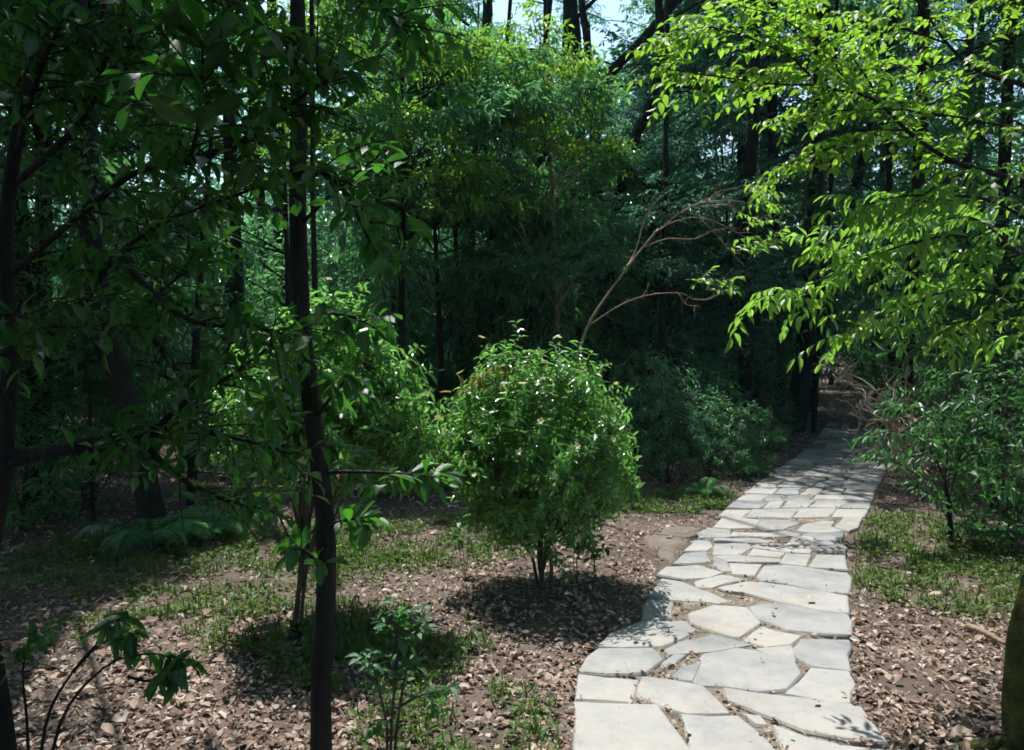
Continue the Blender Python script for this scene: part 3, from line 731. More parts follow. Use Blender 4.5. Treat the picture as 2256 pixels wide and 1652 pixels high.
# mossy trunk at the right edge
tm = W(2262, 1700, 3.0); tm.z = 0
t = tree_root('mossy_tree', 'moss-covered tree trunk at the bottom right edge', tm)
trunk_part(t, [tm - UP * .1, W(2262, 1600, 3.0), W(2264, 1450, 3.0), W(2298, 1290, 3.0), W(2400, 950, 3.05), W(2420, 600, 3.1), W(2500, 200, 3.2), W(2560, -300, 3.3)], .085, .06, M['bark_moss'], 20, .3)
for k in range(3):
    a = (-2.9, -2.2, 2.6)[k]
    put_tubes('root', [(smooth([tm + UP * .08, tm + Vector((math.cos(a) * .12, math.sin(a) * .12, .03)), tm + Vector((math.cos(a) * .32, math.sin(a) * .3, -.03))], 4), .045, .012, 9, .3)], M['bark_moss'], t, tm)

# right bank: sapling and shrubs behind it
bs = G(2095, 1200)
Ysp = bs.y
t = tree_root('forked_sapling', 'slender forked sapling with pale leaves on the right bank', bs)
trunk_part(t, [bs - UP * .03, W(2090, 1120, Ysp), W(2080, 1060, Ysp)], .022, .015, M['bark'], 9)
Lr = Leaves(); tw = []
for b, nt_ in (([(2080, 1060, 0), (2060, 1010, -.05), (2030, 970, -.1), (1970, 950, -.2), (1915, 960, -.3)], 14), ([(2080, 1060, 0), (2085, 990, 0), (2060, 930, .05), (2000, 890, -.05), (1960, 900, -.1)], 14),
               ([(2088, 1100, 0), (2110, 1020, .05), (2130, 950, .1), (2160, 890, .1)], 14), ([(2110, 1020, .05), (2170, 980, .1), (2220, 960, .1)], 10), ([(2085, 1080, 0), (2010, 1040, -.1), (1960, 1010, -.2), (1910, 1000, -.25)], 12),
               ([(2092, 1150, 0), (2060, 1100, -.1), (2010, 1060, -.15)], 8)):
    pl = [W(u, v, Ysp + d) for u, v, d in b]; branch_part(t, pl, .009, .003, M['stem'])
    spray(Lr, tw, smooth(pl, 4), nt_, .26, 8, .075, .34, mode='flat', droop=.5, start=.15, rise=.1, rad=.002)
put_tubes('twigs', tw, M['stem'], t, bs)
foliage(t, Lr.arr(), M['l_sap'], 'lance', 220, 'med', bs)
for k, (u, v, rx, rz, sd, lab) in enumerate(((2230, 1195, .75, .8, 31, 'dense green shrub behind the forked sapling at the right edge'), (2190, 1115, .8, .9, 32, 'leafy shrub rising behind the forked sapling on the right bank'),
                                            (2380, 1250, .7, .7, 33, 'shrub at the right edge above the mossy trunk'))):
    b = G(u, v)
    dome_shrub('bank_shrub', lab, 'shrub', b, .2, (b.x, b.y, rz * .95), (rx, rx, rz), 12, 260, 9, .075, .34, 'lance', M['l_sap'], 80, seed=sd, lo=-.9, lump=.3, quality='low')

# foreground saplings
bp_ = W(860, 1700, 2.95); bp_.z = 0
t = tree_root('young_sapling', 'little sapling with glossy blue-green leaves in the centre foreground', bp_)
Lr = Leaves(); tw = []
for b, nt_ in (([(858, 1700), (865, 1560), (876, 1440), (868, 1370), (880, 1335)], 11), ([(866, 1690), (880, 1560), (905, 1430), (930, 1360)], 9), ([(850, 1690), (852, 1600), (830, 1500), (815, 1440)], 7), ([(872, 1560), (930, 1530), (985, 1520)], 5)):
    pl = [W(u, v, 2.95 + R.uniform(-.04, .04)) for u, v in b]
    if b[0][1] > 1600: pl[0].z = 0
    put_tubes('stem', [(smooth(pl, 4), .007, .002, 6, .1)], M['stem'], t, bp_)
    spray(Lr, tw, smooth(pl, 4), nt_, .13, 6, .048, .42, mode='flat', droop=.25, start=.35, rise=.1, rad=.0014)
put_tubes('twigs', tw, M['stem'], t, bp_)
foliage(t, Lr.arr(), M['l_sap'], 'ovate', 180, 'med', bp_)
bq = W(70, 1780, 2.5); bq.z = 0
t = tree_root('drooping_seedling', 'dark seedling with drooping leaves at the bottom left', bq)
Lr = Leaves(); tw = []
for b in ([(70, 1780), (100, 1600), (160, 1480), (240, 1390), (278, 1345)], [(80, 1780), (130, 1600), (230, 1470), (330, 1440), (400, 1455)], [(65, 1780), (60, 1600), (50, 1480), (70, 1400)], [(160, 1480), (220, 1420), (300, 1395)], [(280, 1490), (330, 1500), (380, 1480)]):
    pl = [W(u, v, 2.5 + R.uniform(-.05, .05)) for u, v in b]
    if b[0][1] > 1700: pl[0].z = 0
    put_tubes('stem', [(smooth(pl, 4), .006, .002, 6, .1)], M['bark'], t, bq)
    e = smooth(pl, 4)
    twig_leaves(Lr, e[-5:], 8, .085, .36, 'round', .9, spread=.9, start=.2)
    spray(Lr, tw, e, 2, .12, 4, .075, .36, mode='round', droop=.8, start=.6)
put_tubes('twigs', tw, M['bark'], t, bq)
foliage(t, Lr.arr(), M['l_big'], 'ovate', 200, 'med', bq)

for k, (u, v, h, lab) in enumerate(((1275, 1283, .30, 'thin seedling standing under the right side of the round shrub'), (1312, 1275, .26, 'thin leafy seedling at the right rim of the round shrub shadow'), (1020, 1262, .34, 'pale leafy seedling left of the round shrub'))):
    b = G(u, v); t = thing('seedling', lab, 'seedling', b); Lr = Leaves()
    for q in range(3):
        pl = smooth([b + rv(.01), b + Vector((rnd(-.04, .04), rnd(-.04, .04), h * .6)), b + Vector((rnd(-.12, .12), rnd(-.1, .1), h * rnd(.8, 1.1)))], 4); pl[0].z = -.01
        put_tubes('stem', [(pl, .003, .0015, 5, 0)], M['stem'], t, b); twig_leaves(Lr, pl, 7, .07, .4, 'round', .5, start=.45)
    foliage(t, Lr.arr(), M['l_sap'], 'ovate', 21, 'med', b)

# arching bare branches with a tuft of leaves
ba = W(1250, 1060, 7.4); ba.z = 0
t = tree_root('arching_sapling', 'leaning sapling with bare pale branches ending in a tuft of green leaves', ba)
def Wb(b, Y0): return [W(u, v, Y0 + d) for u, v, d in b]
MAIN = [(1268, 850, 0), (1285, 740, 0), (1330, 660, -.05), (1400, 565, -.1), (1450, 505, -.1)]
trunk_part(t, [ba] + Wb(MAIN, 7.4), .014, .008, M['twig'], 9, .6, 10)
Lr = Leaves(); tw = []
for b in ([(1450, 505, -.1), (1500, 462, -.15), (1555, 438, -.2), (1580, 420, -.2), (1628, 412, -.25)], [(1555, 438, -.2), (1565, 455, -.2), (1600, 455, -.2), (1640, 480, -.2)], [(1440, 515, -.1), (1490, 490, -.1), (1540, 480, -.15), (1590, 495, -.2), (1640, 520, -.2)],
          [(1540, 480, -.15), (1580, 520, -.2), (1610, 560, -.2), (1640, 590, -.25)], [(1415, 545, -.1), (1470, 525, -.1), (1530, 520, -.1), (1575, 505, -.15), (1625, 500, -.2)], [(1500, 462, -.15), (1540, 450, -.1), (1590, 440, -.1), (1640, 450, -.1)],
          [(1300, 715, 0), (1370, 670, -.05), (1420, 648, -.1), (1490, 645, -.15), (1525, 658, -.2)], [(1490, 645, -.15), (1510, 668, -.15), (1530, 676, -.2)], [(1525, 658, -.2), (1565, 650, -.2), (1590, 625, -.2)], [(1380, 590, -.1), (1400, 560, .05), (1430, 470, .1), (1470, 420, .1)]):
    pl = smooth([p + rv(.012) for p in Wb(b, 7.4)], 6); put_tubes('branch', [(pl, .006, .0025, 6, .6)], M['twig'], t, ba)
    for q in range(6):
        i = R.randrange(3, len(pl) - 1); d = ((pl[i + 1] - pl[i]).normalized() + rv(.55)).normalized() * rnd(.06, .2); tw.append(([pl[i], pl[i] + d * .5 + rv(.012), pl[i] + d], .0028, .001, 4, 0))
for k in range(26):
    u, v = rnd(1625, 1725), rnd(405, 575)
    if k < 3: u, v = 1590 + k * 8, 640 - k * 12
    if k in (3, 4): u, v = 1545, 600 + k * 4
    p = W(u, v, 7.15 + rnd(-.25, .25)); d = Vector((rnd(.2, 1), rnd(-.5, .5), rnd(-.3, .5))).normalized() * .14
    pts = [p - d, p, p + d * .8]; tw.append((pts, .003, .001, 4, 0)); twig_leaves(Lr, pts, 9, .085, .36, 'flat', .4)
put_tubes('twigs', tw, M['twig'], t, ba)
foliage(t, Lr.arr(), M['l_gloss'], 'lance', 120, 'med', ba)

# dead twiggy bush at the bend of the path
def dead_bush(name, label, base, cen, r0, n, seed, mat):
    rr = random.Random(seed); polys = []
    def grow(p, d, ln, rad, lev):
        pts = [p]; 
        for k in range(4):
            d = (d + Vector((rr.gauss(0, .28), rr.gauss(0, .28), rr.gauss(0, .25)))).normalized(); pts.append(pts[-1] + d * ln / 4)
        polys.append((pts, rad, rad * .6, 5, .1))
        if lev:
            for k in range(rr.choice((2, 3, 3))):
                i = rr.choice((2, 3, 4)); grow(pts[i], (d + Vector((rr.gauss(0, .8), rr.gauss(0, .8), rr.gauss(.05, .6)))).normalized(), ln * rr.uniform(.55, .85), rad * .65, lev - 1)
    for k in range(n):
        a = 6.283 * k / n; grow(base, Vector((math.cos(a) * .5, math.sin(a) * .5, .9)).normalized(), r0, .026, 4)
    t = thing(name, label, 'shrub', base)
    put_tubes('stem', polys[:1], mat, t, base); put_tubes('twigs', polys[1:], mat, t, base)
    return t, polys
bd = G(1975, 1030)
t, polys = dead_bush('dead_shrub', 'leafless tangle of pale twigs at the bend of the path', bd, None, .78, 7, 5, M['twig_pale'])
Lr = Leaves()
for pl in polys[-160::4]: twig_leaves(Lr, pl[0], 3, .10, .2, 'round', .8)
foliage(t, Lr.arr(), M['l_dry'], 'lance', 40, 'low', bd)

# ------------------------------------------------------------------ boughs shared by the forest trees
def make_bough(seed, L, wr, shape, mat, nl, n_tw, tl, mode='flat', droop=.4):
    global R
    keepR, R = R, random.Random(seed)
    Lv = Leaves(); tw = []
    mains = [smooth([Vector((0, 0, 0)), Vector((.35, rnd(-.1, .1), .08)), Vector((.75, rnd(-.2, .2), .08)), Vector((1.15, rnd(-.2, .2), -.03))], 4)]
    for s in (-1, 1):
        mains.append(smooth([Vector((.25, 0, .05)), Vector((.5, s * .25, .1)), Vector((.75, s * .55, .05 + rnd(-.1, .1)))], 4))
        mains.append(smooth([Vector((.1, 0, .03)), Vector((.15, s * .3, .1)), Vector((.25, s * .6, .12 + rnd(-.1, .1)))], 4))
    mains.append(smooth([Vector((.3, 0, .05)), Vector((.5, rnd(-.1, .1), .3)), Vector((.7, rnd(-.2, .2), .5))], 4))
    for i, m_ in enumerate(mains):
        tw.append((m_, .014 if i == 0 else .008, .003, 5, 0))
        spray(Lv, tw, m_, n_tw, tl, nl, L, wr, mode=mode, droop=droop, start=.1, rise=.15, side=1.0, rad=.003, taper=.3)
    A = Lv.arr()
    V1, F1 = tubes([(p, a, b, 3, 0) for p, a, b, s, q in tw])
    T, Fc, mid = TPL[('flat', shape)]
    me = leaves_mesh('tmp', A, mat, 'flat', shape)
    nv = len(me.vertices); V2 = np.empty(nv * 3, np.float32); me.vertices.foreach_get('co', V2); V2 = V2.reshape(-1, 3)
    F2 = (Fc[None] + (np.arange(len(A)) * len(T))[:, None, None]).reshape(-1, 3) + len(V1)
    faces = [tuple(f) for f in F1] + [tuple(int(i) for i in f) for f in F2]
    bpy.data.meshes.remove(me)
    b = mesh('bough', np.vstack([np.array([tuple(v) for v in V1], np.float32), V2]), faces, [M['bark'], mat],
             {'var': np.concatenate([np.zeros(len(V1)), np.repeat(A[:, 11], len(T))]), 'mid': np.concatenate([np.zeros(len(V1)), np.tile(mid, len(A))])}, midx=[0] * len(F1) + [1] * len(F2))
    R = keepR
    return b
BOUGH = {
 'canopy': [make_bough(50 + k, .10, .48, 'ovate', M['l_canopy'], 7, 11, .38) for k in range(3)],
 'fine': [make_bough(60 + k, .075, .42, 'ovate', M['l_far'], 9, 13, .36) for k in range(3)],
 'lance': [make_bough(70 + k, .17, .30, 'lance', M['l_under'], 6, 9, .36, mode='round', droop=.6) for k in range(3)],
'roof': [make_bough(90 + k, .17, .5, 'ovate', M['l_canopy'], 6, 8, .4) for k in range(3)],
 'yellow': [make_bough(95 + k, .15, .38, 'ovate', M['l_bright'], 6, 8, .38, mode='round', droop=.35) for k in range(2)],
 'lit': [make_bough(80 + k, .15, .33, 'lance', M['l_gloss'], 6, 9, .36, mode='round', droop=.4) for k in range(2)],
}
SKY_GAPS = [(1082, 1122, -60, 52), (1322, 1370, -80, 86)]
def add_bough(root, kind, p, az, el, s, roll=0.0, keep_lit=False):
    d = Vector((math.cos(az) * math.cos(el), math.sin(az) * math.cos(el), math.sin(el)))
    if not keep_lit:
        side = Vector((-d.y, d.x, 0)) * .55 * s
        for q in (p, p + d * .6 * s, p + d * 1.1 * s, p + d * .5 * s + side, p + d * .5 * s - side, p + d * .6 * s + UP * .45 * s):
            if sunlit(q): return None
    m = p + d * .6 * s
    uv = view_uv(m)
    if uv and m.y > 8:
        for u0, u1, v0, v1 in SKY_GAPS:
            e = .45 * s * F_PX / m.y
            if u0 - e < uv[0] < u1 + e and v0 - e < uv[1] < v1 + e: return None
    if (p - Vector((0, 0, CAM_Z))).length < 1.6 * s + 1.2: return None
    o = bpy.data.objects.new('bough', R.choice(BOUGH[kind])); put(o, root)
    o.matrix_basis = Matrix.Translation(p - Vector(root.location)) @ Matrix.Rotation(az, 4, 'Z') @ Matrix.Rotation(-el, 4, 'Y') @ Matrix.Rotation(roll, 4, 'X') @ Matrix.Scale(s, 4)
    return o
def dress(root, pts, r0, r1, kind, z0, z1, n, reach, s, mat=None, trunk_n=5, sides=10):
    """trunk along pts, then n boughs between heights z0 and z1 carried on limbs out to reach"""
    pl = smooth(pts, trunk_n); trunk_part(root, pts, r0, r1, mat or M['bark'], sides, .25, trunk_n)
    limbs = []
    for k in range(n):
        z = z0 + (z1 - z0) * ((k + rnd(0, 1)) / n)
        if root.location.y > 9 and z > 3 + .52 * root.location.y and R.random() < .5: continue
        q = min(pl, key=lambda p: abs(p.z - z)); az = rnd(0, 6.283)
        f = 1 - .55 * max(0, (z - z0) / max(.1, z1 - z0)) ** 2
        ln = reach * math.sqrt(R.random()) * f
        e = q + Vector((math.cos(az) * ln, math.sin(az) * ln, ln * rnd(.1, .45)))
        b = add_bough(root, kind, e, az + rnd(-.6, .6), rnd(-.25, .35), s * rnd(.75, 1.25), rnd(-.4, .4))
        if b and ln > .3: limbs.append((smooth([q, q.lerp(e, .5) + UP * .08 * ln, e], 3), max(.012, r1 * .4), .012, 5, .1))
    if limbs: put_tubes('limbs', limbs, mat or M['bark'], root, root.location)

# forest trees whose trunks show, from the photograph (u, v, distance)
def ftree(label, pts, Y, wpx, kind, z0, n, reach, s, group=None, name='forest_tree', H=12.0):
    if Y > 9: n = int(n * .85)
    P = [W(u, v, Y) for u, v in pts]
    if P[0].z > .25 or P[0].z < 0: P.insert(0, Vector((P[0].x + (P[0].x - P[1].x) * .2, P[0].y, height(P[0].x, P[0].y) - .05)))
    else: P[0].z = height(P[0].x, P[0].y) - .05
    d = (P[-1] - P[-2]).normalized()
    if P[-1].z < H:
        k = H - P[-1].z; P.append(P[-1] + Vector((d.x * .5 * k, rnd(-.1, .1) * k, k)))
    r = wpx / 2 / F_PX * Y
    root = tree_root(name, label, P[0], group)
    dress(root, P, r, r * .55, kind, z0, H, n, reach, s)
    return root
ftree('thick upright trunk crossing the bright sky gap at top centre', [(1282, 880), (1275, 450), (1266, 150), (1255, 0), (1258, -120)], 15, 46, 'canopy', 6.5, 34, 3.4, 1.7)
ftree('thin stem just right of the thick upright trunk at top centre', [(1330, 880), (1318, 450), (1302, 225), (1292, 75), (1280, -20)], 14.5, 24, 'canopy', 7.5, 14, 2.2, 1.5)
ftree('trunk curving right across the white sky gap at top', [(1335, 900), (1322, 600), (1310, 350), (1332, 185), (1400, 105), (1480, 10), (1530, -80)], 14, 30, 'canopy', 6, 26, 3.0, 1.6)
ftree('crooked trunk bending behind the bare arching branches', [(1335, 920), (1345, 560), (1385, 345), (1430, 235), (1456, 130), (1450, -20)], 13, 28, 'fine', 6, 24, 2.6, 1.6)
ftree('dark trunk left of the first small sky gap', [(1010, 880), (1030, 600), (1050, 300), (1070, 80), (1075, -60)], 16, 32, 'canopy', 6, 28, 3.2, 1.7)
ftree('upright dark trunk left of the path bend, nearest the branch tuft', [(1640, 930), (1648, 600), (1652, 400), (1660, 230), (1665, -50)], 13, 34, 'fine', 4.6, 32, 2.8, 1.6)
ftree('dark trunk between the tuft trunk and the leaning trunk at the bend', [(1716, 905), (1708, 600), (1702, 300), (1700, -40)], 15.5, 27, 'fine', 4.8, 30, 3.0, 1.7)
ftree('thick leaning trunk close beside the bend of the path', [(1748, 945), (1775, 750), (1786, 600), (1800, 350), (1812, 0)], 13.8, 44, 'fine', 5.0, 28, 2.8, 1.6)
ftree('slender pole trunk right beside the thick leaning trunk', [(1792, 945), (1802, 760), (1818, 560), (1835, 300)], 13.4, 13, 'fine', 5.5, 10, 1.6, 1.3)
ftree('leaning trunk seen through the leaves right of the bend', [(1772, 890), (1800, 780), (1842, 600), (1882, 420), (1918, 290), (1960, 100)], 16.5, 28, 'fine', 4.8, 30, 3.0, 1.7)
ftree('dark leaning trunk on the left under the broad leaves', [(345, 1195), (325, 1080), (300, 950), (268, 850), (238, 740), (200, 520), (190, 250)], 6.3, 62, 'lance', 3.2, 34, 2.2, 1.1, H=9)
ftree('thin upright trunk behind the round sunlit shrub', [(1027, 880), (1018, 780), (1010, 630), (1000, 400)], 12, 14, 'fine', 4.5, 14, 1.8, 1.4)
ftree('thin leaning trunk crossing behind the round sunlit shrub', [(1022, 880), (1040, 760), (1058, 660), (1090, 450)], 11.5, 14, 'fine', 4.5, 14, 1.8, 1.4)
ftree('thin upright trunk midway between round shrub and path bend', [(1455, 960), (1458, 800), (1460, 600), (1465, 400)], 11.2, 18, 'fine', 4.2, 16, 1.8, 1.3)
ftree('thin trunk left of the gap between the two round shrubs', [(868, 890), (866, 760), (870, 600), (880, 420)], 12, 12, 'fine', 4.5, 12, 1.8, 1.4)
ftree('dark trunk behind the dead twigs at the path bend', [(1975, 895), (1965, 780), (1960, 600)], 15, 22, 'fine', 4.5, 22, 2.6, 1.6)
ftree('trunk at the right edge behind the bank shrubs', [(2190, 980), (2200, 700), (2215, 300), (2235, -50)], 9.5, 34, 'canopy', 4.6, 26, 2.6, 1.4)
ftree('trunk far left in deep shade behind the broad-leaved tree', [(70, 1060), (62, 800), (45, 500), (30, 100)], 7.4, 42, 'canopy', 3.6, 34, 2.6, 1.3)
ftree('thin pole in deep shade crossing the horizontal branches on the left', [(205, 1110), (200, 990), (197, 850), (190, 600)], 6.8, 10, 'canopy', 4.4, 10, 1.5, 1.1, H=8)
ftree('upright trunk in shade left of the slim foreground trunk', [(500, 930), (505, 700), (510, 300), (505, -50)], 10.5, 30, 'canopy', 4.6, 30, 2.8, 1.4)

for x, y, lab in ((-5.5, 18, 'tall leafy tree far behind the slim foreground trunk'), (-2.6, 20, 'tall leafy tree far behind the second round shrub'), (-.6, 22, 'tall leafy tree deep behind the left sky gap'), (1.6, 21, 'tall leafy tree deep between the two sky gaps'),
                 (4.2, 22.5, 'tall leafy tree deep behind the curving trunk'), (6.6, 20.5, 'tall leafy tree deep behind the branch tuft trunk'), (9.5, 21, 'tall leafy tree deep behind the leaning trunk at the bend'), (12.5, 18, 'tall leafy tree deep at the right behind the overhanging leaves')):
    b = Vector((x, y, height(x, y) - .05)); root = tree_root('forest_tree', lab, b)
    dress(root, [b, b + Vector((rnd(-.3, .3), 0, 6)), b + Vector((rnd(-.5, .5), 0, 14))], .13, .05, 'fine', 3.0, 13.5, 42, 2.9, 1.9, trunk_n=4, sides=8)

# understory trees that catch the light in the middle
def understory(label, base, pts_top, n, reach, z0, z1, kinds, s, name='understory_tree', keep=True, bark='bark', r=.05):
    base = Vector(base); base.z = height(base.x, base.y) - .03
    root = tree_root(name, label, base)
    P = [base] + [Vector(p) for p in pts_top]
    pl = smooth(P, 5); trunk_part(root, P, r, r * .35, M[bark], 9)
    limbs = []
    for k in range(n):
        z = z0 + (z1 - z0) * (k + rnd(0, 1)) / n; q = min(pl, key=lambda p: abs(p.z - z + .4)); az = rnd(0, 6.283)
        f = math.sin(math.pi * min(1, max(.12, (z - z0) / (z1 - z0) * .8 + .15))); ln = reach * rnd(.2, 1) * f
        e = Vector((q.x + math.cos(az) * ln, q.y + math.sin(az) * ln, z))
        b = add_bough(root, R.choice(kinds), e, az + rnd(-.5, .5), rnd(-.15, .5), s * rnd(.7, 1.2), rnd(-.3, .3), keep_lit=keep)
        if b: limbs.append((smooth([q, q.lerp(e, .5) + rv(.05), e], 3), .012, .007, 5, 0))
    put_tubes('limbs', limbs, M[bark], root, base)
    return root
p0 = W(1235, 900, 10.6)
t = understory('tall shrub with sunlit yellow-green top and bare tan lower stems in the centre', p0, [W(1225, 600, 10.6), W(1215, 400, 10.6), W(1195, 200, 10.6), W(1185, 110, 10.6)], 24, .85, 3.5, 5.3, ('yellow', 'lit', 'lance'), .6, bark='twig', r=.03)
for b in ([(1232, 700), (1170, 560), (1130, 420), (1110, 330)], [(1230, 690), (1255, 520), (1275, 400), (1290, 320)], [(1225, 640), (1190, 520), (1165, 400), (1160, 300)], [(1150, 690), (1135, 600), (1140, 560), (1120, 500)], [(1240, 660), (1290, 560), (1330, 480)], [(1225, 620), (1222, 480), (1235, 360)], [(1170, 560), (1140, 510), (1100, 480)]):
    branch_part(t, [W(u, v, 10.6 + rnd(-.3, .3)) for u, v in b], .013, .005, M['twig'], 5)
understory('leafy tree with sunlit upper sprays left of the centre', W(880, 940, 10.2), [W(885, 600, 10.2), W(890, 300, 10.2), W(880, 90, 10.2)], 48, 1.5, 3.0, 5.9, ('lance', 'lit', 'lit'), .8)
understory('shaded tree with narrow leaves behind the sunlit centre shrub', W(1090, 930, 11.8), [W(1080, 600, 11.8), W(1070, 330, 11.8), W(1060, 150, 11.8)], 38, 1.6, 2.6, 5.6, ('lance',), .9)
understory('low narrow-leaved tree under the sunlit centre shrub', W(1180, 930, 11.2), [W(1170, 760, 11.2), W(1160, 600, 11.2), W(1160, 480, 11.2)], 30, 1.3, 1.7, 3.7, ('lance',), .6)
understory('narrow-leaved tree left of the arching branches, in half shade', W(980, 930, 11.0), [W(970, 760, 11.0), W(960, 560, 11.0), W(955, 420, 11.0)], 34, 1.3, 1.9, 4.2, ('lance', 'canopy'), .65)
understory('fine-leaved tree behind the arching bare branches', W(1420, 960, 12.6), [W(1440, 700, 12.6), W(1460, 480, 12.6), W(1465, 330, 12.6)], 46, 1.4, 1.2, 4.6, ('fine',), .9)
understory('shaded leafy tree behind the broad-leaved tree on the left', W(420, 1080, 7.8), [W(430, 800, 7.8), W(450, 500, 7.8), W(470, 250, 7.8)], 60, 1.7, .9, 5.0, ('lance', 'canopy'), .85, keep=False)
understory('dim leafy tree at the far left behind the horizontal branches', W(110, 1080, 7.6), [W(100, 800, 7.6), W(90, 500, 7.6), W(80, 200, 7.6)], 52, 1.6, .9, 5.0, ('canopy', 'lance'), .85, keep=False)
understory('shaded leafy tree between the slim trunk and the second shrub', W(650, 1010, 9.2), [W(640, 800, 9.2), W(630, 500, 9.2), W(620, 200, 9.2)], 56, 1.6, 1.2, 5.6, ('canopy', 'lance'), .85, keep=False)
understory('fine-leaved tree in shade above the bend of the path', W(1600, 900, 16.5), [W(1600, 700, 16.5), W(1600, 450, 16.5)], 46, 2.0, 2.0, 7.0, ('fine',), 1.2)
understory('shaded fine-leaved tree on the right behind the drooping leaves', W(2090, 900, 13.0), [W(2080, 700, 13.0), W(2070, 400, 13.0)], 50, 1.9, 1.2, 6.5, ('fine', 'canopy'), 1.1, keep=False)
understory('leafy dark tree at the right edge behind the overhanging branches', W(2330, 960, 9.0), [W(2320, 700, 9.0), W(2300, 300, 9.0)], 46, 1.5, 1.0, 5.5, ('canopy',), .9, keep=False)

# the rest of the wood round the clearing
GRPS = {'left': ('tall shaded forest tree in the depth of the wood left of the path', 'forest trees left of the path'),
        'right': ('tall shaded forest tree in the depth of the wood right of the path', 'forest trees right of the path'),
        'near': ('tall tree around the clearing whose crown shades the foreground', 'canopy trees around the clearing')}
spots = []
RT = random.Random(99)
for k in range(4000):
    if len(spots) >= 36: break
    y = RT.uniform(9, 40); x = RT.uniform(-1, 1) * (4 + y * .72)
    if xl(min(y, 24)) - 1.2 < x < xr(min(y, 24)) + 1.2 and y < 27: continue
    if any((x - a) ** 2 + (y - b) ** 2 < 2.6 ** 2 for a, b in spots): continue
    uv = view_uv(Vector((x, y, 1)))
    if y < 13 and 300 < uv[0] < 2000: continue
    spots.append((x, y))
for x, y in spots:
    lab, grp = GRPS['left' if x < 2.2 else 'right']
    H = rnd(11, 15); b = Vector((x, y, height(x, y) - .05)); root = tree_root('forest_tree', lab, b, grp)
    lean = Vector((rnd(-.6, .6), rnd(-.4, .4), 0))
    dress(root, [b, b + Vector((0, 0, H * .35)) + lean * .3, b + Vector((0, 0, H * .7)) + lean * .6, b + UP * H + lean], rnd(.07, .17), .05, R.choice(('fine', 'fine', 'canopy')), 2.2 if y > 18 else 4.0, H, 15 if y > 18 else 12, 3.2, rnd(1.7, 2.3), trunk_n=3, sides=8)
for x, y, z0 in ((-4.5, 3.5, 4.2), (-5.2, 7.5, 3.6), (-3.6, .6, 4.0), (-3.2, 9.6, 5.2), (-1.5, -2.0, 4.8), (1.0, -3.4, 5.2), (-.5, -5.5, 5), (6.0, 3.6, 4.8), (6.8, 8.0, 4.5), (-6.5, 11, 4), (5.6, 11.5, 5), (-8, 2, 4), (-6, -3, 5), (.8, 18.5, 6), (4.4, 16, 5.5), (-4.2, 14.5, 5), (-2.6, -.9, 4.2), (-5, 1.5, 3.6), (-3, -4, 4.5), (-8, 6, 3.5)):
    lab, grp = GRPS['near']
    H = rnd(10.5, 13); b = Vector((x, y, height(x, y) - .05)); root = tree_root('forest_tree', lab, b, grp)
    dress(root, [b, b + Vector((rnd(-.2, .2), rnd(-.2, .2), H * .5)), b + Vector((rnd(-.4, .4), rnd(-.4, .4), H))], rnd(.08, .14), .05, 'roof' if y < 9 else 'canopy', z0, H, 44 if y < 9 else 15, 3.6, 1.5, trunk_n=3, sides=9)

# undergrowth shrubs: a few kinds, copied
KINDS = []
for k, (mat, L, wr, shp) in enumerate(((M['l_under'], .10, .30, 'lance'), (M['l_under'], .07, .42, 'ovate'), (M['l_far'], .055, .4, 'ovate'), (M['l_far'], .085, .28, 'lance'))):
    _, A, st = dome_shrub('x', '', '', (0, 0, 0), .25, (0, 0, .8), (.75, .75, .75), 14, 230, 9, L, wr, shp, mat, 0, seed=400 + k, lo=-.95, lump=.45, build=False)
    V, Fc = tubes([(p, a, b, 4, 0) for p, a, b, s, q in st])
    KINDS.append((leaves_mesh('foliage', A, mat, 'flat', shp), mesh('stem', V, Fc, M['stem'], smooth=True)))
def shrub(x, y, s, sz, label, group, kind=None):
    root = thing('undergrowth_shrub', label, 'shrub', (x, y, height(x, y) - .04), group); root.rotation_euler.z = rnd(0, 6.28)
    fm, sm_ = KINDS[R.randrange(4) if kind is None else kind]
    for nm, me in (('foliage', fm), ('stem', sm_)):
        o = obj(nm, me, root); o.scale = (s, s, s * sz)
        if nm == 'foliage': o['kind'] = 'stuff'
SH = [  # visible undergrowth: u, v of the foot, size, label
 (1470, 1062, .8, 1.0, 'dark green shrub at the back of the grassy bank, beside the round shrub'), (1560, 1050, .75, .9, 'dark shrub on the left bank above the bright green cover'),
 (1640, 1030, .7, .8, 'low dark shrub left of the path where stones fall into shade'), (1520, 1010, .9, 1.1, 'teal-green shrub behind the left bank under thin trunks'),
 (1690, 985, .7, .7, 'small shrub at the foot of the thick leaning trunk'), (1400, 1040, .9, 1.1, 'dark shrub directly behind the right side of the round shrub'),
 (1020, 1075, .8, .8, 'dark shrub in the gap between the two round shrubs'), (860, 1090, .9, .9, 'dark shrub behind the second round shrub'), (720, 1075, 1.0, 1.0, 'dim shrub behind the slim trunk'),
 (520, 1090, 1.0, .9, 'dim shrub in the shade behind the leaning dark trunk'), (180, 1120, 1.1, .9, 'dim shrub beneath the horizontal branches at left'), (40, 1160, 1.0, .8, 'dim shrub at the left edge below the horizontal branches'),
 (1900, 880, 1.0, 1.0, 'shrub closing the view where the path bends'), (2080, 990, 1.2, 1.2, 'shrub behind the dead twigs on the right bank'), (2000, 935, 1.0, 1.0, 'shrub on the right bank just before the bend'), (2210, 1040, 1.2, 1.3, 'tall shrub filling the right edge behind the sapling'),
]
for u, v, s, sz, lab in SH:
    p = G(u, v); shrub(p.x, p.y, s, sz, lab, None)
placed = 0
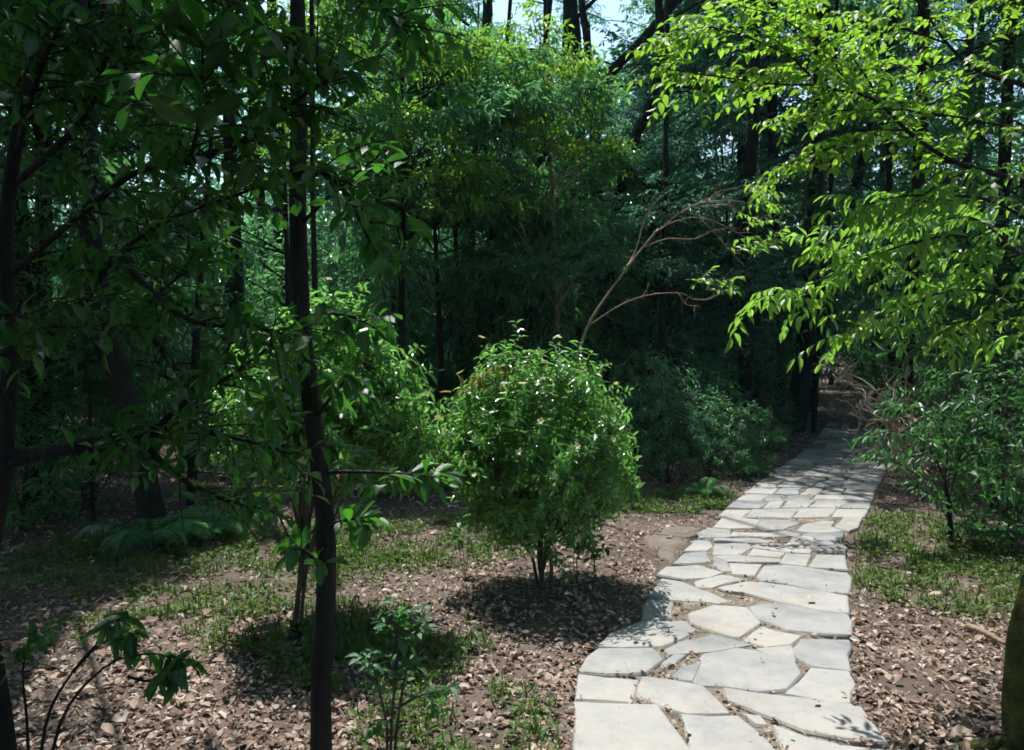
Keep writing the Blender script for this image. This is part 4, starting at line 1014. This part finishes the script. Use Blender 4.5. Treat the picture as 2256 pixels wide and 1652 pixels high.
for k in range(3000):
    if placed >= 170: break
    y = RT.uniform(9, 34); x = RT.uniform(-1, 1) * (3 + y * .7)
    if y < 27 and xl(min(y, 24)) - .9 < x < xr(min(y, 24)) + .9: continue
    if y < 10 and -2.5 < x < 4.2: continue
    if y < 27 and 2.0 + (y - 9) * .1 < x < 5 and y < 13: continue
    side = 'left' if x < 2.2 else 'right'
    shrub(x, y, rnd(.9, 1.7) * (1 if y < 14 else 1.5 if y < 22 else 2.2), rnd(.9, 1.6), 'shaded undergrowth shrub among the trunks %s of the path' % side, 'undergrowth %s of the path' % side); placed += 1

# ferns
def fern(u, v, n, ln, label, seed):
    rr = random.Random(seed); b = G(u, v); b.z = height(b.x, b.y)
    root = thing('fern', label, 'fern', b)
    for k in range(n):
        an = 6.283 * k / n + rr.uniform(-.3, .3); L = ln * rr.uniform(.7, 1.1); h = Vector((math.cos(an), math.sin(an), 0))
        pts = smooth([Vector((0, 0, 0)), h * L * .35 + UP * L * .45, h * L * .75 + UP * L * .5, h * L + UP * L * .3], 6)
        rows = []
        for i in range(3, len(pts)):
            t = i / (len(pts) - 1); tan = (pts[i] - pts[i - 1]).normalized(); s = tan.cross(UP).normalized()
            for sg in (-1, 1):
                for off in (0, .5):
                    p = pts[i].lerp(pts[i - 1], off); d = s * sg + tan * .35 - UP * .15; l = L * .26 * math.sin(math.pi * min(.98, t * .85 + .12)) + .01
                    rows.append((*p, *d, *(UP + tan * .2), l, l * .22, rr.random()))
        f = obj('frond', leaves_mesh('frond', np.array(rows, np.float32), M['l_under'], 'low', 'lance'), root)
        V, Fc = tubes([(pts, .004, .0015, 4, 0)]); obj('stalk', mesh('stalk', V, Fc, M['stem']), f)
fern(330, 1215, 9, .5, 'fern in deep shade at the foot of the dark leaning trunk', 1)
fern(470, 1190, 8, .42, 'smaller fern right of the dark leaning trunk', 2)
fern(1545, 1095, 8, .32, 'fern at the back of the bright green bank', 3)
fern(1660, 1050, 7, .3, 'fern at the left edge of the path near the shade line', 4)
fern(2180, 1200, 7, .35, 'fern beside the forked sapling on the right bank', 5)

# sticks and roots on the ground
for k, (b, r_, lab) in enumerate((([(2095, 1640), (2160, 1605), (2215, 1595), (2260, 1590)], .014, 'pale stick lying on the soil at the bottom right'), ([(2130, 1385), (2170, 1400), (2215, 1425)], .022, 'weathered root lying among dead leaves near the mossy trunk'),
                              ([(2010, 1655), (2020, 1625), (2028, 1612)], .018, 'short broken stub sticking up at the bottom right'), ([(1060, 1300), (1110, 1310), (1150, 1322)], .006, 'thin twig lying in the shade of the round shrub'))):
    P = [G(u, v) + UP * (r_ * .7) for u, v in b]
    V, Fc = tubes([(smooth(P, 5), r_, r_ * .5, 8, .3)], P[0]); o = obj('fallen_stick', mesh('fallen_stick', V, Fc, M['twig'], smooth=True), None, P[0]); tag(o, lab, 'stick')

# ------------------------------------------------------------------ the far wood closing the view
n = 90000
an = NR.uniform(0, 2 * math.pi, n); rad = NR.uniform(42, 60, n)
lump = 6 * np.sin(an * 9 + 1) + 4 * np.sin(an * 23 + 2) + 3 * np.sin(an * 51)
z = NR.uniform(0, 1, n) ** .9 * (20 + lump * .6)
P = np.stack([np.cos(an) * rad, 8 + np.sin(an) * rad, z], 1)
D = NR.normal(0, 1, (n, 3)); D[:, 2] *= .5; Nn = NR.normal(0, .5, (n, 3)); Nn[:, 2] += 1
L = NR.uniform(.35, .8, n)
A = np.concatenate([P, D, Nn, L[:, None], (L * .5)[:, None], NR.random((n, 1))], 1).astype(np.float32)
keep = np.ones(n, bool)
q = P - np.array((0, 0, CAM_Z)); d = q @ np.array(_F); u = CX + F_PX * q[:, 0] / np.maximum(d, .1); v = CY - F_PX * (q @ np.array(_U)) / np.maximum(d, .1)
for u0, u1, v0, v1 in SKY_GAPS: keep &= ~((d > 1) & (u > u0) & (u < u1) & (v < v1))
o = obj('far_wood', leaves_mesh('far_wood', A[keep], M['l_far'], 'low', 'ovate')); tag(o, 'dense far-off wood closing the view behind the trunks', 'forest', kind='stuff')

# ------------------------------------------------------------------ the faint air of the wood
me = bpy.data.meshes.new('haze'); q = [(x, y, z) for x in (-330, 330) for y in (-325, 335) for z in (-1.5, 34)]
me.from_pydata(q, [], [(0, 1, 3, 2), (4, 6, 7, 5), (0, 4, 5, 1), (2, 3, 7, 6), (0, 2, 6, 4), (1, 5, 7, 3)]); me.update()
hm = bpy.data.materials.new('haze'); hm.use_nodes = True; t = hm.node_tree
for n_ in list(t.nodes):
    if n_.type == 'BSDF_PRINCIPLED': t.nodes.remove(n_)
pv = t.nodes.new('ShaderNodeVolumePrincipled'); pv.inputs['Color'].default_value = (.4, .8, .95, 1); pv.inputs['Density'].default_value = .0007
t.links.new(pv.outputs[0], [n_ for n_ in t.nodes if n_.type == 'OUTPUT_MATERIAL'][0].inputs['Volume'])
me.materials.append(hm); o = obj('haze', me); o['kind'] = 'stuff'; o['label'] = 'faint blue air between the trees of the wood'
